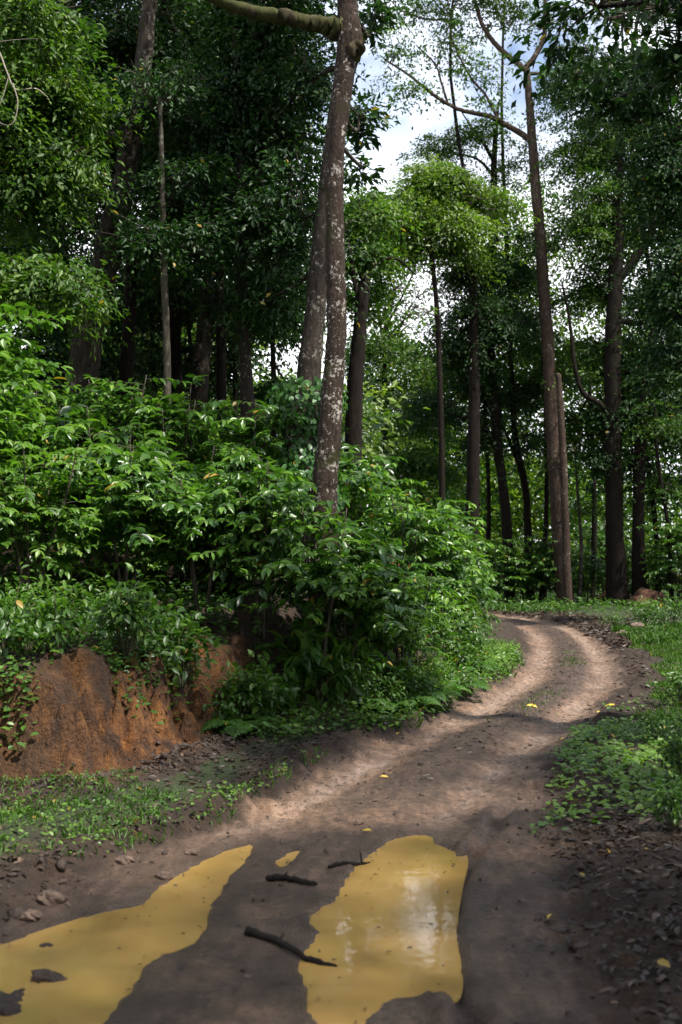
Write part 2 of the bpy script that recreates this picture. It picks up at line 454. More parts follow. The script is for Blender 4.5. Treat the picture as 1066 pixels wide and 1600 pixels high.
M_CANOPY_LIT = leaf_mat("canopy_leaf_lit", (.034, .078, .009), (.082, .145, .016), (.165, .235, .030), rough=.42, trans=.42)  # brighter copy of the canopy leaf, sun and backlight put into its colour
M_LITTER = leaf_mat("dead_leaf", (.018, .011, .008), (.055, .033, .020), (.17, .11, .07), rough=.55, trans=.10, tint=(1.2, 1, .7))
M_YELLOW = leaf_mat("yellow_leaf", (.45, .30, .03), (.60, .42, .05), (.70, .5, .09), rough=.45, trans=.2, tint=(1.1, 1, .5))
M_RUST = leaf_mat("rust_leaf", (.30, .10, .035), (.42, .16, .06), (.5, .22, .09), rough=.5, trans=.25, tint=(1.2, 1, .7))
M_VINE = leaf_mat("vine_leaf", (.020, .065, .014), (.040, .115, .022), (.09, .19, .04), rough=.4, trans=.3)
M_BARK_MAIN = bark_mat("bark_main", (.016, .011, .009), (.066, .047, .037), (.36, .33, .29), .50, (.030, .03, .012), .10, scale=2.3)
M_BARK_DARK = bark_mat("bark_dark", (.006, .0045, .0035), (.018, .0135, .010), (.05, .045, .038), .12)
M_BARK_GREY = bark_mat("bark_grey", (.014, .011, .009), (.052, .041, .033), (.17, .155, .13), .42, scale=1.3)
M_BARK_PALE = bark_mat("bark_pale", (.0350, .0294, .0224), (.1050, .0910, .0700), (.1820, .1680, .1400), .45)
M_BARK_BROWN = bark_mat("bark_brown", (.020, .013, .010), (.075, .052, .040), (.19, .165, .135), .36, scale=1.2)
M_MOSS = bark_mat("bark_mossy", (.022, .018, .011), (.065, .052, .030), (.09, .085, .045), .5, (.052, .055, .020), .45)
M_TWIG = plain_mat("twig_bark", (.030, .022, .016), (.075, .058, .042), scale=30)
M_STEM = plain_mat("green_stem", (.05, .06, .025), (.09, .085, .04), scale=30)
M_WETWOOD = plain_mat("wet_wood", (.005, .004, .003), (.014, .010, .008), rough=.8, spec=.2, scale=40, bump=.8, dist=.01)
M_DEADWOOD = plain_mat("dead_wood", (.16, .13, .10), (.36, .31, .25), scale=25)
M_CLOD = plain_mat("mud_clod", (.022, .014, .010), (.065, .042, .030), rough=.6, scale=25, bump=1, dist=.02)
M_REDEARTH = plain_mat("red_earth", (.035, .016, .009), (.10, .045, .022), rough=.9, scale=12, bump=1, dist=.05)
M_STONE = plain_mat("stone", (.06, .04, .03), (.17, .115, .085), rough=.8, scale=18, bump=.8, dist=.02)
def water_mat():
    m, n, l = mat("muddy_water")
    g = n.new("ShaderNodeNewGeometry")
    n1 = N(n, "ShaderNodeTexNoise", Scale=2.2, Detail=4); l.new(g.outputs["Position"], n1.inputs["Vector"])
    rp = ramp(n, [(.3, (.32, .195, .058)), (.7, (.41, .258, .088))]); l.new(n1.outputs[0], rp.inputs[0])
    p = N(n, "ShaderNodeBsdfPrincipled", Roughness=.03, IOR=1.33)
    l.new(rp.outputs[0], p.inputs["Base Color"])
    n2 = N(n, "ShaderNodeTexNoise", Scale=9, Detail=3); l.new(g.outputs["Position"], n2.inputs["Vector"])
    b = N(n, "ShaderNodeBump", Strength=.045, Distance=.02); l.new(n2.outputs[0], b.inputs["Height"]); l.new(b.outputs[0], p.inputs["Normal"])
    o = n.new("ShaderNodeOutputMaterial"); l.new(p.outputs[0], o.inputs[0])
    return m
M_WATER = water_mat()

# ------------------------------------------------------------------ build the terrain sheet, split into ground, bank and road
def build_terrain():
    ys = list(np.arange(-60, 1.5, 1.0))
    y = 1.5
    while y < 62:
        ys.append(y); y += .0029 * (y + 4) if y < 30 else .006 * (y + 4)
    while y < 1500:
        ys.append(y); y += .05 * (y + 4)
    ys = np.array(ys)
    u = np.concatenate([np.linspace(-2.6, -.60, 40)[:-1], np.arange(-.60, .44, .0025), np.linspace(.44, 2.6, 40)])
    Y, U = np.meshgrid(ys, u, indexing='ij')
    X = U * np.maximum(Y + 4, 6.0)
    sh = X.shape
    t = terrain(X.ravel(), Y.ravel())
    V = np.stack([X.ravel(), Y.ravel(), t['z']], 1)
    idx = np.arange(X.size).reshape(sh)
    F = np.stack([idx[:-1, :-1], idx[:-1, 1:], idx[1:, 1:], idx[1:, :-1]], -1).reshape(-1, 4)
    side, off = t['side'], t['off']
    gr = np.where(off > 0, ss(1.5, 2.1, side) * (np.abs(X.ravel()) < 60), ss(1.35, 1.7, side) * (1 - ss(2.3, 2.8, side)) * (Y.ravel() < 12))
    gr = np.clip(gr * (.8 + fbm(X.ravel() * 1.3, Y.ravel() * 1.3, 3, 7)), 0, 1) * (t['t'] < -.3) * (Y.ravel() > 6.4)
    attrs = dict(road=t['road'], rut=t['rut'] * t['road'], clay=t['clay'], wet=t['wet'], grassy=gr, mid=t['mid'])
    fm = F.mean(1).astype(int)
    fr = t['road'][F].mean(1) > .5; fb = (t['t'][F].mean(1) > 0) & ~fr
    for name, msk in (("ground", ~fr & ~fb), ("earth_bank", fb), ("dirt_road", fr)):
        f = F[msk]; used, inv = np.unique(f.ravel(), return_inverse=True)
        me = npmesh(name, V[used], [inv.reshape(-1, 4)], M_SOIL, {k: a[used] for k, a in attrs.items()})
        tag(link(name, me), {"ground": "dark forest soil with grass verges beside the muddy track", "earth_bank": "cut bank of orange clay rising into the thicket",
                             "dirt_road": "rutted brown dirt track curving away into the trees"}[name], {"ground": "ground", "earth_bank": "bank", "dirt_road": "road"}[name], kind='structure')
    for k, (poly, lv) in enumerate(zip(PUDDLES, LEVELS)):
        c = poly.mean(0); big = c + (poly - c) * 1.0
        # offset outward a little; the shore of the terrain makes the visible edge
        nx = np.roll(poly, -1, 0) - np.roll(poly, 1, 0); nx = np.stack([nx[:, 1], -nx[:, 0]], 1); nx /= np.linalg.norm(nx, axis=1)[:, None] + 1e-9
        area = np.sum(poly[:, 0] * np.roll(poly[:, 1], -1) - np.roll(poly[:, 0], -1) * poly[:, 1])
        big = poly + nx * (.045 if area > 0 else -.045)
        V2 = np.hstack([big, np.full((len(big), 1), lv)])
        me = bpy.data.meshes.new("puddle"); me.from_pydata([tuple(v) for v in V2], [], [tuple(range(len(V2)))]); me.materials.append(M_WATER)
        if me.polygons[0].normal.z < 0: me.flip_normals()
        tag(link("puddle", me), ["long ochre puddle filling the left wheel rut", "broad ochre puddle in the right wheel rut with the sky's glint",
                                 "tiny ochre puddle between the two big ones"][k], "puddle", kind='structure')
build_terrain()

# ------------------------------------------------------------------ leaf and wood geometry
T_FAR = (np.array([(0, 0, 0), (.5, -.5, .10), (1, 0, -.12), (.5, .5, .10)], float), [np.array([(0, 1, 2), (0, 2, 3)])])
T_MID = (np.array([(0, 0, 0), (.30, -.42, .06), (.70, -.40, .02), (1, 0, -.16), (.70, .40, .02), (.30, .42, .06), (.5, 0, .0)], float),
         [np.array([(0, 1, 6), (0, 6, 5)]), np.array([(1, 2, 3, 6), (6, 3, 4, 5)])])
_v = [(0, 0, 0)]
for _u, _w in ((.2, .30), (.5, .5), (.8, .30)):
    dr = -.22 * _u * _u
    _v += [(_u, -_w, dr + .10), (_u, 0, dr), (_u, _w, dr + .10)]
_v += [(1, 0, -.26)]
T_NEAR = (np.array(_v, float), [np.array([(0, 1, 2), (0, 2, 3), (7, 10, 8), (8, 10, 9)]),
                                np.array([(1, 4, 5, 2), (2, 5, 6, 3), (4, 7, 8, 5), (5, 8, 9, 6)])])
def nrm(a): return a / (np.linalg.norm(a, axis=-1, keepdims=True) + 1e-9)
class Bunch:
    """collects leaves and wood, builds one mesh"""
    def __init__(self): self.L = []; self.V = []; self.F = []; self.n = 0
    def leaves(self, P, D, Nn, L, W, rnd):
        k = len(P)
        self.L.append(tuple(np.broadcast_to(np.asarray(a, float), s).copy() for a, s in ((P, (k, 3)), (D, (k, 3)), (Nn, (k, 3)), (L, (k,)), (W, (k,)), (rnd, (k,)))))
    def tube(self, pts, rad, seg=8, wob=0.0, cap=True, rng=None):
        pts = np.asarray(pts, float); rad = np.asarray(rad, float)
        n = len(pts)
        tg = nrm(np.gradient(pts, axis=0))
        ref = np.array([1.0, 0, 0]) if abs(tg[0][0]) < .8 else np.array([0, 1.0, 0])
        a = nrm(ref - tg * (tg @ ref)[:, None]); b = np.cross(tg, a)
        th = np.arange(seg) * 2 * math.pi / seg
        rr = rad[:, None] * np.ones((1, seg))
        if wob and rng is not None:
            lob = rng.normal(size=(n, seg))
            for _ in range(2): lob = (lob + np.roll(lob, 1, 1) + np.roll(lob, -1, 1)) / 3
            for _ in range(6): lob[1:-1] = (lob[1:-1] + lob[:-2] + lob[2:]) / 3
            lob /= lob.std() + 1e-6
            rr = rr * (1 + wob * lob)
        V = pts[:, None] + rr[..., None] * (np.cos(th)[None, :, None] * a[:, None] + np.sin(th)[None, :, None] * b[:, None])
        i = np.arange(n * seg).reshape(n, seg) + self.n
        j = np.roll(i, -1, 1)
        self.F.append(np.stack([i[:-1], j[:-1], j[1:], i[1:]], -1).reshape(-1, 4))
        V = V.reshape(-1, 3); self.V.append(V); self.n += len(V)
        if cap:
            self.V.append(pts[-1:] + tg[-1:] * rad[-1] * .6)
            c = self.n; self.n += 1
            e = i[-1]; self.F.append(np.stack([e, np.roll(e, -1), np.full(seg, c)], -1))
    def mesh(self, name, tmpl, leaf_mats, wood=None, origin=(0, 0, 0), smooth=False, rng=None, split=None):
        Vs, F3, F4, A, m3, m4 = [], [], [], [], [], []
        base = 0
        mats = list(leaf_mats)
        if self.L:
            P, D, Nn, L, W, rnd = [np.concatenate([q[k] for q in self.L]) for k in range(6)]
            D = nrm(D); S = nrm(np.cross(Nn, D)); U = np.cross(D, S)
            T, F = tmpl
            rnd = np.minimum(rnd, .96); rnd[np.random.default_rng(len(rnd)).uniform(0, 1, len(rnd)) < .0035] = 1.0
            V = (P[:, None] + D[:, None] * (T[None, :, 0, None] * L[:, None, None]) + S[:, None] * (T[None, :, 1, None] * W[:, None, None])
                 + U[:, None] * (T[None, :, 2, None] * L[:, None, None]))
            k, tv = len(P), len(T)
            Vs.append(V.reshape(-1, 3)); A.append(np.repeat(rnd, tv))
            mi = np.zeros(k, int) if len(mats) == 1 else (split(rnd) if split else np.zeros(k, int))
            for f in F:
                ff = (f[None] + (np.arange(k) * tv)[:, None, None]).reshape(-1, f.shape[1])
                (F3 if f.shape[1] == 3 else F4).append(ff); (m3 if f.shape[1] == 3 else m4).append(np.repeat(mi, len(f)))
            base = k * tv
        if self.V:
            V = np.concatenate(self.V); Vs.append(V); A.append(np.full(len(V), .5))
            wi = len(mats) if self.L else 0
            for f in self.F:
                (F3 if f.shape[1] == 3 else F4).append(f + base); (m3 if f.shape[1] == 3 else m4).append(np.full(len(f), wi))
            if self.L: mats = mats + [wood]
            else: mats = [wood]
        V = np.concatenate(Vs) - np.asarray(origin, float)
        Fl, mm = [], []
        if F3: Fl.append(np.concatenate(F3)); mm.append(np.concatenate(m3))
        if F4: Fl.append(np.concatenate(F4)); mm.append(np.concatenate(m4))
        return npmesh(name, V, Fl, mats, {"rnd": np.concatenate(A)}, smooth, np.concatenate(mm))

# sun flecks: clear shafts through the canopy towards the sun, one per lit patch of the photograph (point, radius)
SUNV = np.array(TO_SUN)
SHAFTS = []
def shaft(p, r): SHAFTS.append((np.array(p, float), r))
def keep_mask(P, jit=.25, rng=None, minabove=2.5):
    k = np.ones(len(P), bool)
    for c, r in SHAFTS:
        v = P - c; t = v @ SUNV
        d = np.linalg.norm(v - t[:, None] * SUNV, axis=1)
        rr = r * (1 + (rng.normal(size=len(P)) * jit if rng is not None else 0))
        k &= ~((d < rr) & (t > minabove))
    return k

def clumps(bunch, C, rng, per, size, leaf, heart=None, droop=.25, rndm=.45, rsd=.20, ar=.44, thick=.16):
    """leafy sprays: shallow tilted domes of leaves about the centres C (k,3)"""
    k = len(C); n = k * per
    if k == 0: return
    out_ = nrm(C - (C.mean(0) if heart is None else heart) + 1e-3)
    up = nrm(np.array([0, 0, 1.0]) + out_ * np.array([.55, .55, .15]) + rng.normal(size=(k, 3)) * .22)
    e1 = nrm(np.cross(up, rng.normal(size=(k, 3)))); e2 = np.cross(up, e1)
    up, e1, e2 = (np.repeat(a, per, 0) for a in (up, e1, e2))
    sz = np.repeat(size * rng.lognormal(0, .28, k), per)
    th = rng.uniform(0, 2 * math.pi, n); lob = 1 + .35 * np.sin(th * 3 + np.repeat(rng.uniform(0, 6.28, k), per)) + .2 * np.sin(th * 7)
    r = np.sqrt(rng.uniform(0, 1, n)) * 1.75 * lob
    radial = e1 * np.cos(th)[:, None] + e2 * np.sin(th)[:, None]
    P = np.repeat(C, per, 0) + radial * (r * sz)[:, None] * .9 + up * (sz * (rng.normal(size=n) * thick - .16 * r * r))[:, None]
    D = nrm(radial * .8 + rng.normal(size=(n, 3)) * .5 + np.array([0, 0, -droop]))
    Nn = nrm(up + radial * .25 + rng.normal(size=(n, 3)) * .42)
    L = leaf * rng.uniform(.6, 1.35, n); W = L * ar * rng.uniform(.8, 1.2, n)
    tone = np.repeat(rng.normal(size=k) * .16, per)
    rnd = np.clip(rndm + tone + rng.normal(size=n) * rsd, 0, 1)
    m = keep_mask(P, .18, rng)
    bunch.leaves(P[m], D[m], Nn[m], L[m], W[m], rnd[m])

def limb_curve(a, b, rng, sag=.12, n=7):
    a, b = np.asarray(a, float), np.asarray(b, float)
    L = np.linalg.norm(b - a)
    t = np.linspace(0, 1, n)[:, None]
    p = a + (b - a) * t
    bow = np.array([0, 0, 1.0]) * sag * L
    p = p - bow * (t * (1 - t)) * 2
    q = rng.normal(size=(2, 3)) * L * .05
    p = p + np.sin(t * math.pi) * q[0] + np.sin(t * 2 * math.pi) * q[1] * .6
    return p

def make_tree(name, label, cat, pts, radii, bark, leaf_mats, blobs, seed, leaf=.12, per=46, csize=.42, group=None, flare=1.5,
              seg=10, wob=.05, tmpl=T_FAR, limbs=(), limb_mat=None, crown_tone=.45, twig=True, droop=.35, ar=.42, ground=True, dens=1.75, up=0, extra=None, knots=()):
    """pts: world points of the trunk, base first; blobs: (centre, (rx, ry, rz), clump count[, attach fraction])"""
    rng = np.random.default_rng(seed)
    pts = [np.asarray(p, float) for p in pts]
    if ground: pts[0] = np.array([pts[0][0], pts[0][1], gz(pts[0][0], pts[0][1]) - .12])
    base = pts[0].copy()
    if base[1] > 35: flare = 1 + (flare - 1) * .3
    cl = smooth_line(pts, 10); rr = np.interp(np.linspace(0, 1, len(cl)), np.linspace(0, 1, len(radii)), radii)
    h = cl[:, 2] - base[2]
    rr = rr * (1 + (flare - 1) * np.exp(-h / (3.0 * radii[0] + .05)))
    cl[2:-1, :2] += np.cumsum(rng.normal(size=(len(cl) - 3, 2)), 0) * 0 + rng.normal(size=(len(cl) - 3, 2)) * rr[2:-1, None] * .035
    for kt, kr, kw in knots: rr = rr * (1 + kr * np.exp(-((np.linspace(0, 1, len(cl)) - kt) / kw) ** 2))
    wood = Bunch(); wood.tube(cl, rr, seg, wob, True, rng)
    crown = Bunch()
    attach = list(cl[len(cl) // 2:])
    root = empty(name, base, label, cat, group)
    pend = []
    for k, (lp, lr, nm) in enumerate(limbs):
        lc = smooth_line(lp, 8); lrr = np.interp(np.linspace(0, 1, len(lc)), np.linspace(0, 1, len(lr)), lr)
        lc[1:-1] += rng.normal(size=(len(lc) - 2, 3)) * lrr[1:-1, None] * .08
        lb = Bunch(); lb.tube(lc, lrr, max(6, seg - 3), wob * .7, True, rng)
        pend.append((nm, lb.mesh(nm, None, [], limb_mat or bark, base, True)))
        attach += list(lc[len(lc) // 3:])
    att = np.array(attach)
    if up:
        tx, ty = cl[-1][:2]; zt = CAM_H + .50 * ty
        blobs = list(blobs) + [((tx + rng.normal() * .6, ty + rng.normal() * .6, max(zt + 2.2, cl[-1][2])), (3.0, 2.8, 1.7), up)]
    for bl in blobs:
        c, rad, nc = np.asarray(bl[0], float), np.asarray(bl[1], float), max(2, int(bl[2] * dens * .40))
        v = nrm(rng.normal(size=(nc, 3))) * (rng.uniform(0, 1, (nc, 1)) ** (1 / 2.3)) * rng.lognormal(0, .22, (nc, 1))
        C = c + v * rad
        C = C[C[:, 2] > base[2] + .6]
        clumps(crown, C, rng, int(per * 3.5), csize * 1.15, leaf * .98, heart=c - np.array([0, 0, .6 * rad[2]]), rndm=crown_tone)
        if twig and len(C):
            # a limb from the wood below to the heart of this part of the crown, then twigs to every clump
            w_ = np.linalg.norm(att - c, axis=1) + .9 * np.maximum(0, att[:, 2] - c[2] + .3 * rad[2])
            a = att[np.argmin(w_)]
            Lb = np.linalg.norm(c - a)
            r0 = min(.11, .022 + .012 * Lb) * (1 if Lb > .5 else .5)
            lc = limb_curve(a, c + rng.normal(size=3) * rad * .15, rng)
            (wood if Lb > 1.2 else crown).tube(lc, np.linspace(r0, r0 * .4, len(lc)), 6, 0, True)
            for q in C:
                s = lc[2 + np.argmin(np.linalg.norm(lc[2:] - (q - np.array([0, 0, .35])), axis=1))]
                tw = limb_curve(s, q, rng, .06, 5)
                crown.tube(tw, np.linspace(max(.016, r0 * .38), .006, 5), 4, 0, False)
                for _ in range(2):
                    e = q + rng.normal(size=3) * csize * np.array([.8, .8, .25]); crown.tube(limb_curve(tw[3], e, rng, .04, 4), np.linspace(.010, .004, 4), 3, 0, False)
    if extra: extra(wood, crown, rng)
    tr = link("trunk", wood.mesh("trunk", None, [], bark, base, True), root)
    for nm, me in pend: link(nm, me, tr)
    if crown.L: link("crown", crown.mesh("crown", tmpl, leaf_mats, M_TWIG, base, False), root)
    return root

def B(px, py, rxp, ryp, d, n, depth=None):
    """crown part from its outline in the photograph and its distance"""
    k = d / FPX
    return (at(px, py, d), (rxp * k, depth if depth else .75 * (rxp + ryp) * .5 * k + .4, ryp * k), n)
def TP(d, *pp, slant=0.0):
    """trunk points at distance d through photograph points (top last); slant shifts the distance towards the top"""
    return [at(px, py, d + slant * k / max(1, len(pp) - 1)) for k, (px, py) in enumerate(pp)]

# lit patches
for px, py, r in ((640, 1225, .85), (770, 1245, .55), (470, 1270, .5), (760, 1160, .75), (690, 1192, .7), (560, 1262, .55), (820, 1112, .65), (715, 1132, .7), (640, 1168, .6), (585, 1195, .6), (520, 1235, .45), (850, 1150, .5), (920, 1100, .9), (860, 1020, 1.4), (780, 985, 1.6)):
    shaft((*flat(px, py), 0), r)
for px, py, r in ((960, 1215, .6), (1020, 1190, .5), (1040, 1060, 2.8), (1000, 1003, 3.4), (1060, 1130, 1.2), (160, 1285, .55), (300, 1265, .45), (20, 1300, .4)):
    shaft((*flat(px, py), .15), r)
shaft((-1.85, 8.7, .5), .50); shaft((-1.3, 9.6, .5), .60)
for px, py, d, r in ((60, 690, 12.5, 2.4), (110, 620, 14.5, 2.0), (150, 760, 12.5, .7), (40, 560, 14, 1.3), (330, 760, 12.6, .95), (470, 760, 13, .75), (580, 850, 13.5, .8), (660, 1010, 14.5, .9), (690, 900, 18, 1.1),
                     (260, 690, 14.5, 1.1), (530, 900, 12.5, .45), (60, 150, 18.5, 1.3), (70, 270, 18.5, 1.1), (600, 1080, 12.6, .5), 
                     (650, 340, 46, 3.4), (700, 260, 46, 2.2), (720, 430, 46, 1.6), (590, 380, 28, .9), (960, 250, 44, 2.2), (1000, 330, 45, 1.5), (740, 215, 39, 1.3), (600, 600, 58, 3.0), (515, 640, 13.4, .35), (515, 250, 13.4, .3),
                     (850, 760, 70, 5), (960, 720, 70, 5), (1030, 780, 70, 4), (480, 620, 18.5, .5), (430, 230, 21, .8), (250, 150, 25, 1.2), (345, 520, 24, .9)):
    shaft(at(px, py, d), r)

# ------------------------------------------------------------------ trees on the bank
gD = "trees on the wooded bank"
make_tree("forest_tree", "leaning lichen-spotted tree at the bank edge with a mossy side branch", "tree",
          TP(13.4, (508, 950), (506, 830), (510, 740), (519, 620), (526, 520), (524, 400), (523, 300), (528, 200), (538, 120), (546, 60), (543, 0), (548, -120), (556, -330)),
          [.150, .148, .140, .124, .118, .112, .104, .106, .125, .145, .118, .108, .08], M_BARK_MAIN, [M_CANOPY_SHADED],
          [B(562, 200, 20, 60, 14.6, 15, .4), B(562, 255, 16, 30, 14.4, 6, .3), B(580, 50, 20, 60, 14.6, 14, .5),
           ((.6, 13.5, 11.6), (2.6, 2.6, 1.3), 110), ((-1.6, 12.4, 12.0), (2.0, 2.2, 1.0), 90)], 11, leaf=.12, per=22, csize=.13, dens=1.0,
          limbs=[([at(530, 48, 13.4), at(505, 40, 13.3), at(470, 33, 13.2), at(445, 26, 13.1), at(400, 20, 13.0), at(340, 0, 12.8), at(290, -30, 12.6), at(220, -90, 12.4)],
                  [.15, .10, .085, .095, .075, .065, .055, .04], "mossy_branch"),
                 ([at(541, 92, 13.4), at(552, 82, 13.35), at(560, 72, 13.3), at(567, 66, 13.28)], [.11, .12, .09, .05], "burl")], limb_mat=M_MOSS, seg=20, wob=.05, knots=[(.76, .08, .03)])
make_tree("forest_tree", "stout grey tree just behind the leaning one, ivy wrapped round its foot", "tree",
          TP(18.5, (465, 800), (470, 700), (482, 600), (492, 500), (500, 400), (508, 300), (521, 200), (535, 90), (548, -60)),
          [.29, .26, .20, .175, .15, .125, .11, .10, .08], M_BARK_GREY, [M_CANOPY_SHADED],
          [B(430, 330, 60, 90, 19.5, 60), B(470, 130, 50, 110, 20, 34), B(430, 470, 60, 40, 20, 22), B(455, -60, 120, 80, 19, 50)], 12, up=40, leaf=.12, per=44, csize=.36, flare=1.6, seg=16)
make_tree("forest_tree", "massive pale-barked tree deep in the left wood, leaning right as it rises", "tree",
          TP(20.3, (120, 760), (132, 560), (158, 430), (186, 320), (212, 190), (226, 80), (240, -80)),
          [.29, .27, .25, .22, .18, .155, .12], M_BARK_GREY, [M_CANOPY_SHADED],
          [B(110, 60, 120, 80, 25, 90), B(300, 70, 100, 90, 25, 90), B(120, 330, 110, 70, 27, 44), B(280, 250, 70, 90, 27, 60), B(40, 420, 70, 60, 27, 34), B(200, -80, 200, 80, 25, 80), B(200, 150, 160, 90, 28, 90)], 13,
          up=40, leaf=.13, per=60, csize=.5, seg=14)
make_tree("forest_tree", "dark slender tree with a bent stem beside the massive pale tree", "tree",
          TP(22, (192, 760), (197, 610), (203, 500), (204, 400), (197, 300), (190, 150), (186, 0)),
          [.15, .14, .125, .11, .09, .07, .05], M_BARK_DARK, [M_CANOPY_SHADED],
          [B(150, 210, 90, 100, 22, 50), B(60, 250, 80, 60, 22, 34), B(240, 420, 60, 40, 23, 20), B(200, 60, 100, 60, 22, 40)], 14, up=40, leaf=.12, per=50, csize=.42)
make_tree("forest_tree", "thin pale stem standing alone in the left wood, bare to the canopy", "tree",
          TP(19, (263, 720), (262, 640), (260, 520), (256, 410), (254, 300), (250, 150)), [.07, .066, .06, .055, .05, .035], M_BARK_PALE, [M_CANOPY_SHADED],
          [B(245, 170, 95, 70, 19.6, 30), B(285, 300, 90, 50, 19.6, 26), B(235, 350, 40, 40, 18.7, 12), B(300, 380, 40, 30, 19, 10)], 15, leaf=.10, per=44, csize=.36, seg=8)
make_tree("forest_tree", "straight dark tree right behind the thin pale stem", "tree",
          TP(25, (276, 740), (274, 600), (272, 480), (270, 330), (268, 180), (266, 20)), [.17, .155, .145, .13, .11, .08], M_BARK_DARK, [M_CANOPY_SHADED],
          [B(330, 200, 90, 90, 25, 70), B(230, 440, 60, 50, 26, 26), B(330, 60, 100, 60, 25, 60)], 16, up=40, leaf=.13, per=56, csize=.45)
make_tree("forest_tree", "forked grey-barked tree with a second stem leaning off to the right", "tree",
          TP(25, (312, 740), (313, 600), (319, 520), (326, 440), (330, 330), (334, 200)), [.20, .185, .17, .14, .11, .08], M_BARK_GREY, [M_CANOPY_SHADED],
          [B(330, 300, 80, 70, 25.5, 60), B(380, 400, 60, 50, 26, 30)], 17, up=40, leaf=.12, per=50, csize=.42,
          limbs=[([at(316, 600, 25), at(326, 520, 25.1), at(337, 470, 25.2), at(350, 400, 25.4), at(362, 300, 25.6)], [.12, .11, .10, .08, .05], "stem")])
make_tree("forest_tree", "narrow dark tree between the two forked trees of the left wood", "tree",
          TP(24, (347, 740), (346, 590), (345, 480), (344, 400), (346, 250)), [.115, .105, .095, .085, .06], M_BARK_DARK, [M_CANOPY_SHADED],
          [B(350, 330, 70, 60, 24, 36), B(380, 190, 60, 60, 24, 36)], 18, up=40, leaf=.12, per=48, csize=.4)
make_tree("forest_tree", "tall lichen-mottled tree forking into two dark limbs high up", "tree",
          TP(20.5, (388, 760), (387, 660), (383, 550), (379, 440), (377, 330), (373, 240), (370, 120), (366, 0)), [.145, .13, .12, .11, .105, .085, .07, .05], M_BARK_GREY, [M_CANOPY_SHADED],
          [B(400, 110, 100, 100, 21, 86), B(350, 200, 90, 80, 21, 60), B(430, 230, 60, 60, 21.5, 34), B(310, 380, 60, 60, 22, 24), B(420, 20, 90, 50, 21, 50), B(330, 300, 110, 90, 23, 60), B(450, 400, 60, 90, 23, 40)], 19, up=40, leaf=.12, per=52, csize=.40,
          limbs=[([at(378, 330, 20.5), at(392, 300, 20.6), at(404, 270, 20.7), at(414, 220, 20.9), at(424, 150, 21)], [.085, .075, .07, .055, .04], "limb")])
make_tree("forest_tree", "dim dark trunk at the far left edge of the wood", "tree",
          TP(29, (95, 760), (95, 600), (94, 430), (92, 260), (90, 100)), [.2, .18, .16, .13, .1], M_BARK_DARK, [M_CANOPY_SHADED],
          [B(60, 400, 70, 50, 29, 30), B(20, 330, 50, 60, 29, 30), B(90, 160, 110, 80, 29, 60)], 20, up=40, leaf=.14, per=56, csize=.5)
make_tree("forest_tree", "leafy tree whose sunlit boughs reach in from the left", "tree",
          [(-8.6, 17.0, 0), (-8.4, 17.2, 4), (-8.0, 17.6, 8), (-7.6, 18, 12)], [.25, .22, .18, .1], M_BARK_GREY, [M_CANOPY],
          [B(70, 150, 100, 55, 18.5, 60), B(60, 260, 80, 40, 18.5, 44), B(40, 300, 60, 40, 18.5, 26), B(60, 450, 90, 40, 18, 34), B(-60, 200, 120, 150, 18, 70), B(40, 30, 80, 60, 18, 40)], 21, up=40, leaf=.12, per=46, csize=.36, crown_tone=.55)
# ------------------------------------------------------------------ trees between the bank and the bend
make_tree("forest_tree", "dark broken-topped tree behind the leaning tree, bare branch stubs at its head", "tree",
          TP(27, (548, 790), (553, 640), (560, 540), (566, 470), (572, 432)), [.22, .19, .17, .15, .11], M_BARK_DARK, [M_CANOPY],
          [B(575, 330, 34, 36, 28, 24), B(572, 400, 40, 40, 28, 28), B(570, 475, 30, 36, 29, 16)], 31, leaf=.15, per=44, csize=.4,
          limbs=[([at(565, 500, 27), at(556, 450, 27), at(548, 400, 27), at(540, 350, 27.2)], [.07, .06, .045, .02], "dead_branch"),
                 ([at(570, 450, 27), at(590, 410, 27.2), at(620, 405, 27.4), at(650, 430, 27.5)], [.07, .05, .035, .015], "dead_branch")])
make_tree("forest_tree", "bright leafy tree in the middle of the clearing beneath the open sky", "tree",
          TP(46, (690, 900), (690, 700), (684, 500), (672, 380), (660, 280)), [.13, .12, .10, .08, .05], M_BARK_DARK, [M_CANOPY_LIT],
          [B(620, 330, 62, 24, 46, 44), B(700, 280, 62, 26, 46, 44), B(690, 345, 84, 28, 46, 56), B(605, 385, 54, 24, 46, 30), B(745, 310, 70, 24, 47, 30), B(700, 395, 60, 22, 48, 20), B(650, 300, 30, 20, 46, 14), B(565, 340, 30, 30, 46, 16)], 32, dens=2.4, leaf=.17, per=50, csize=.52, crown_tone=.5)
make_tree("forest_tree", "rounded light-green tree seen low through the gap in the trees", "tree",
          TP(58, (600, 930), (600, 760), (602, 620), (600, 540)), [.22, .2, .15, .08], M_BARK_DARK, [M_CANOPY],
          [B(600, 620, 70, 50, 58, 40), B(660, 660, 60, 60, 58, 50), B(570, 560, 50, 30, 58, 16), B(690, 580, 50, 44, 58, 30), B(640, 730, 80, 40, 56, 50), B(600, 545, 40, 30, 58, 20), B(605, 470, 30, 44, 58, 40), B(640, 490, 40, 40, 58, 44), B(622, 445, 26, 30, 58, 30), B(656, 474, 40, 50, 58, 60), B(650, 405, 26, 34, 58, 18), B(604, 412, 22, 22, 58, 18)], 33, leaf=.2, per=46, csize=.6)
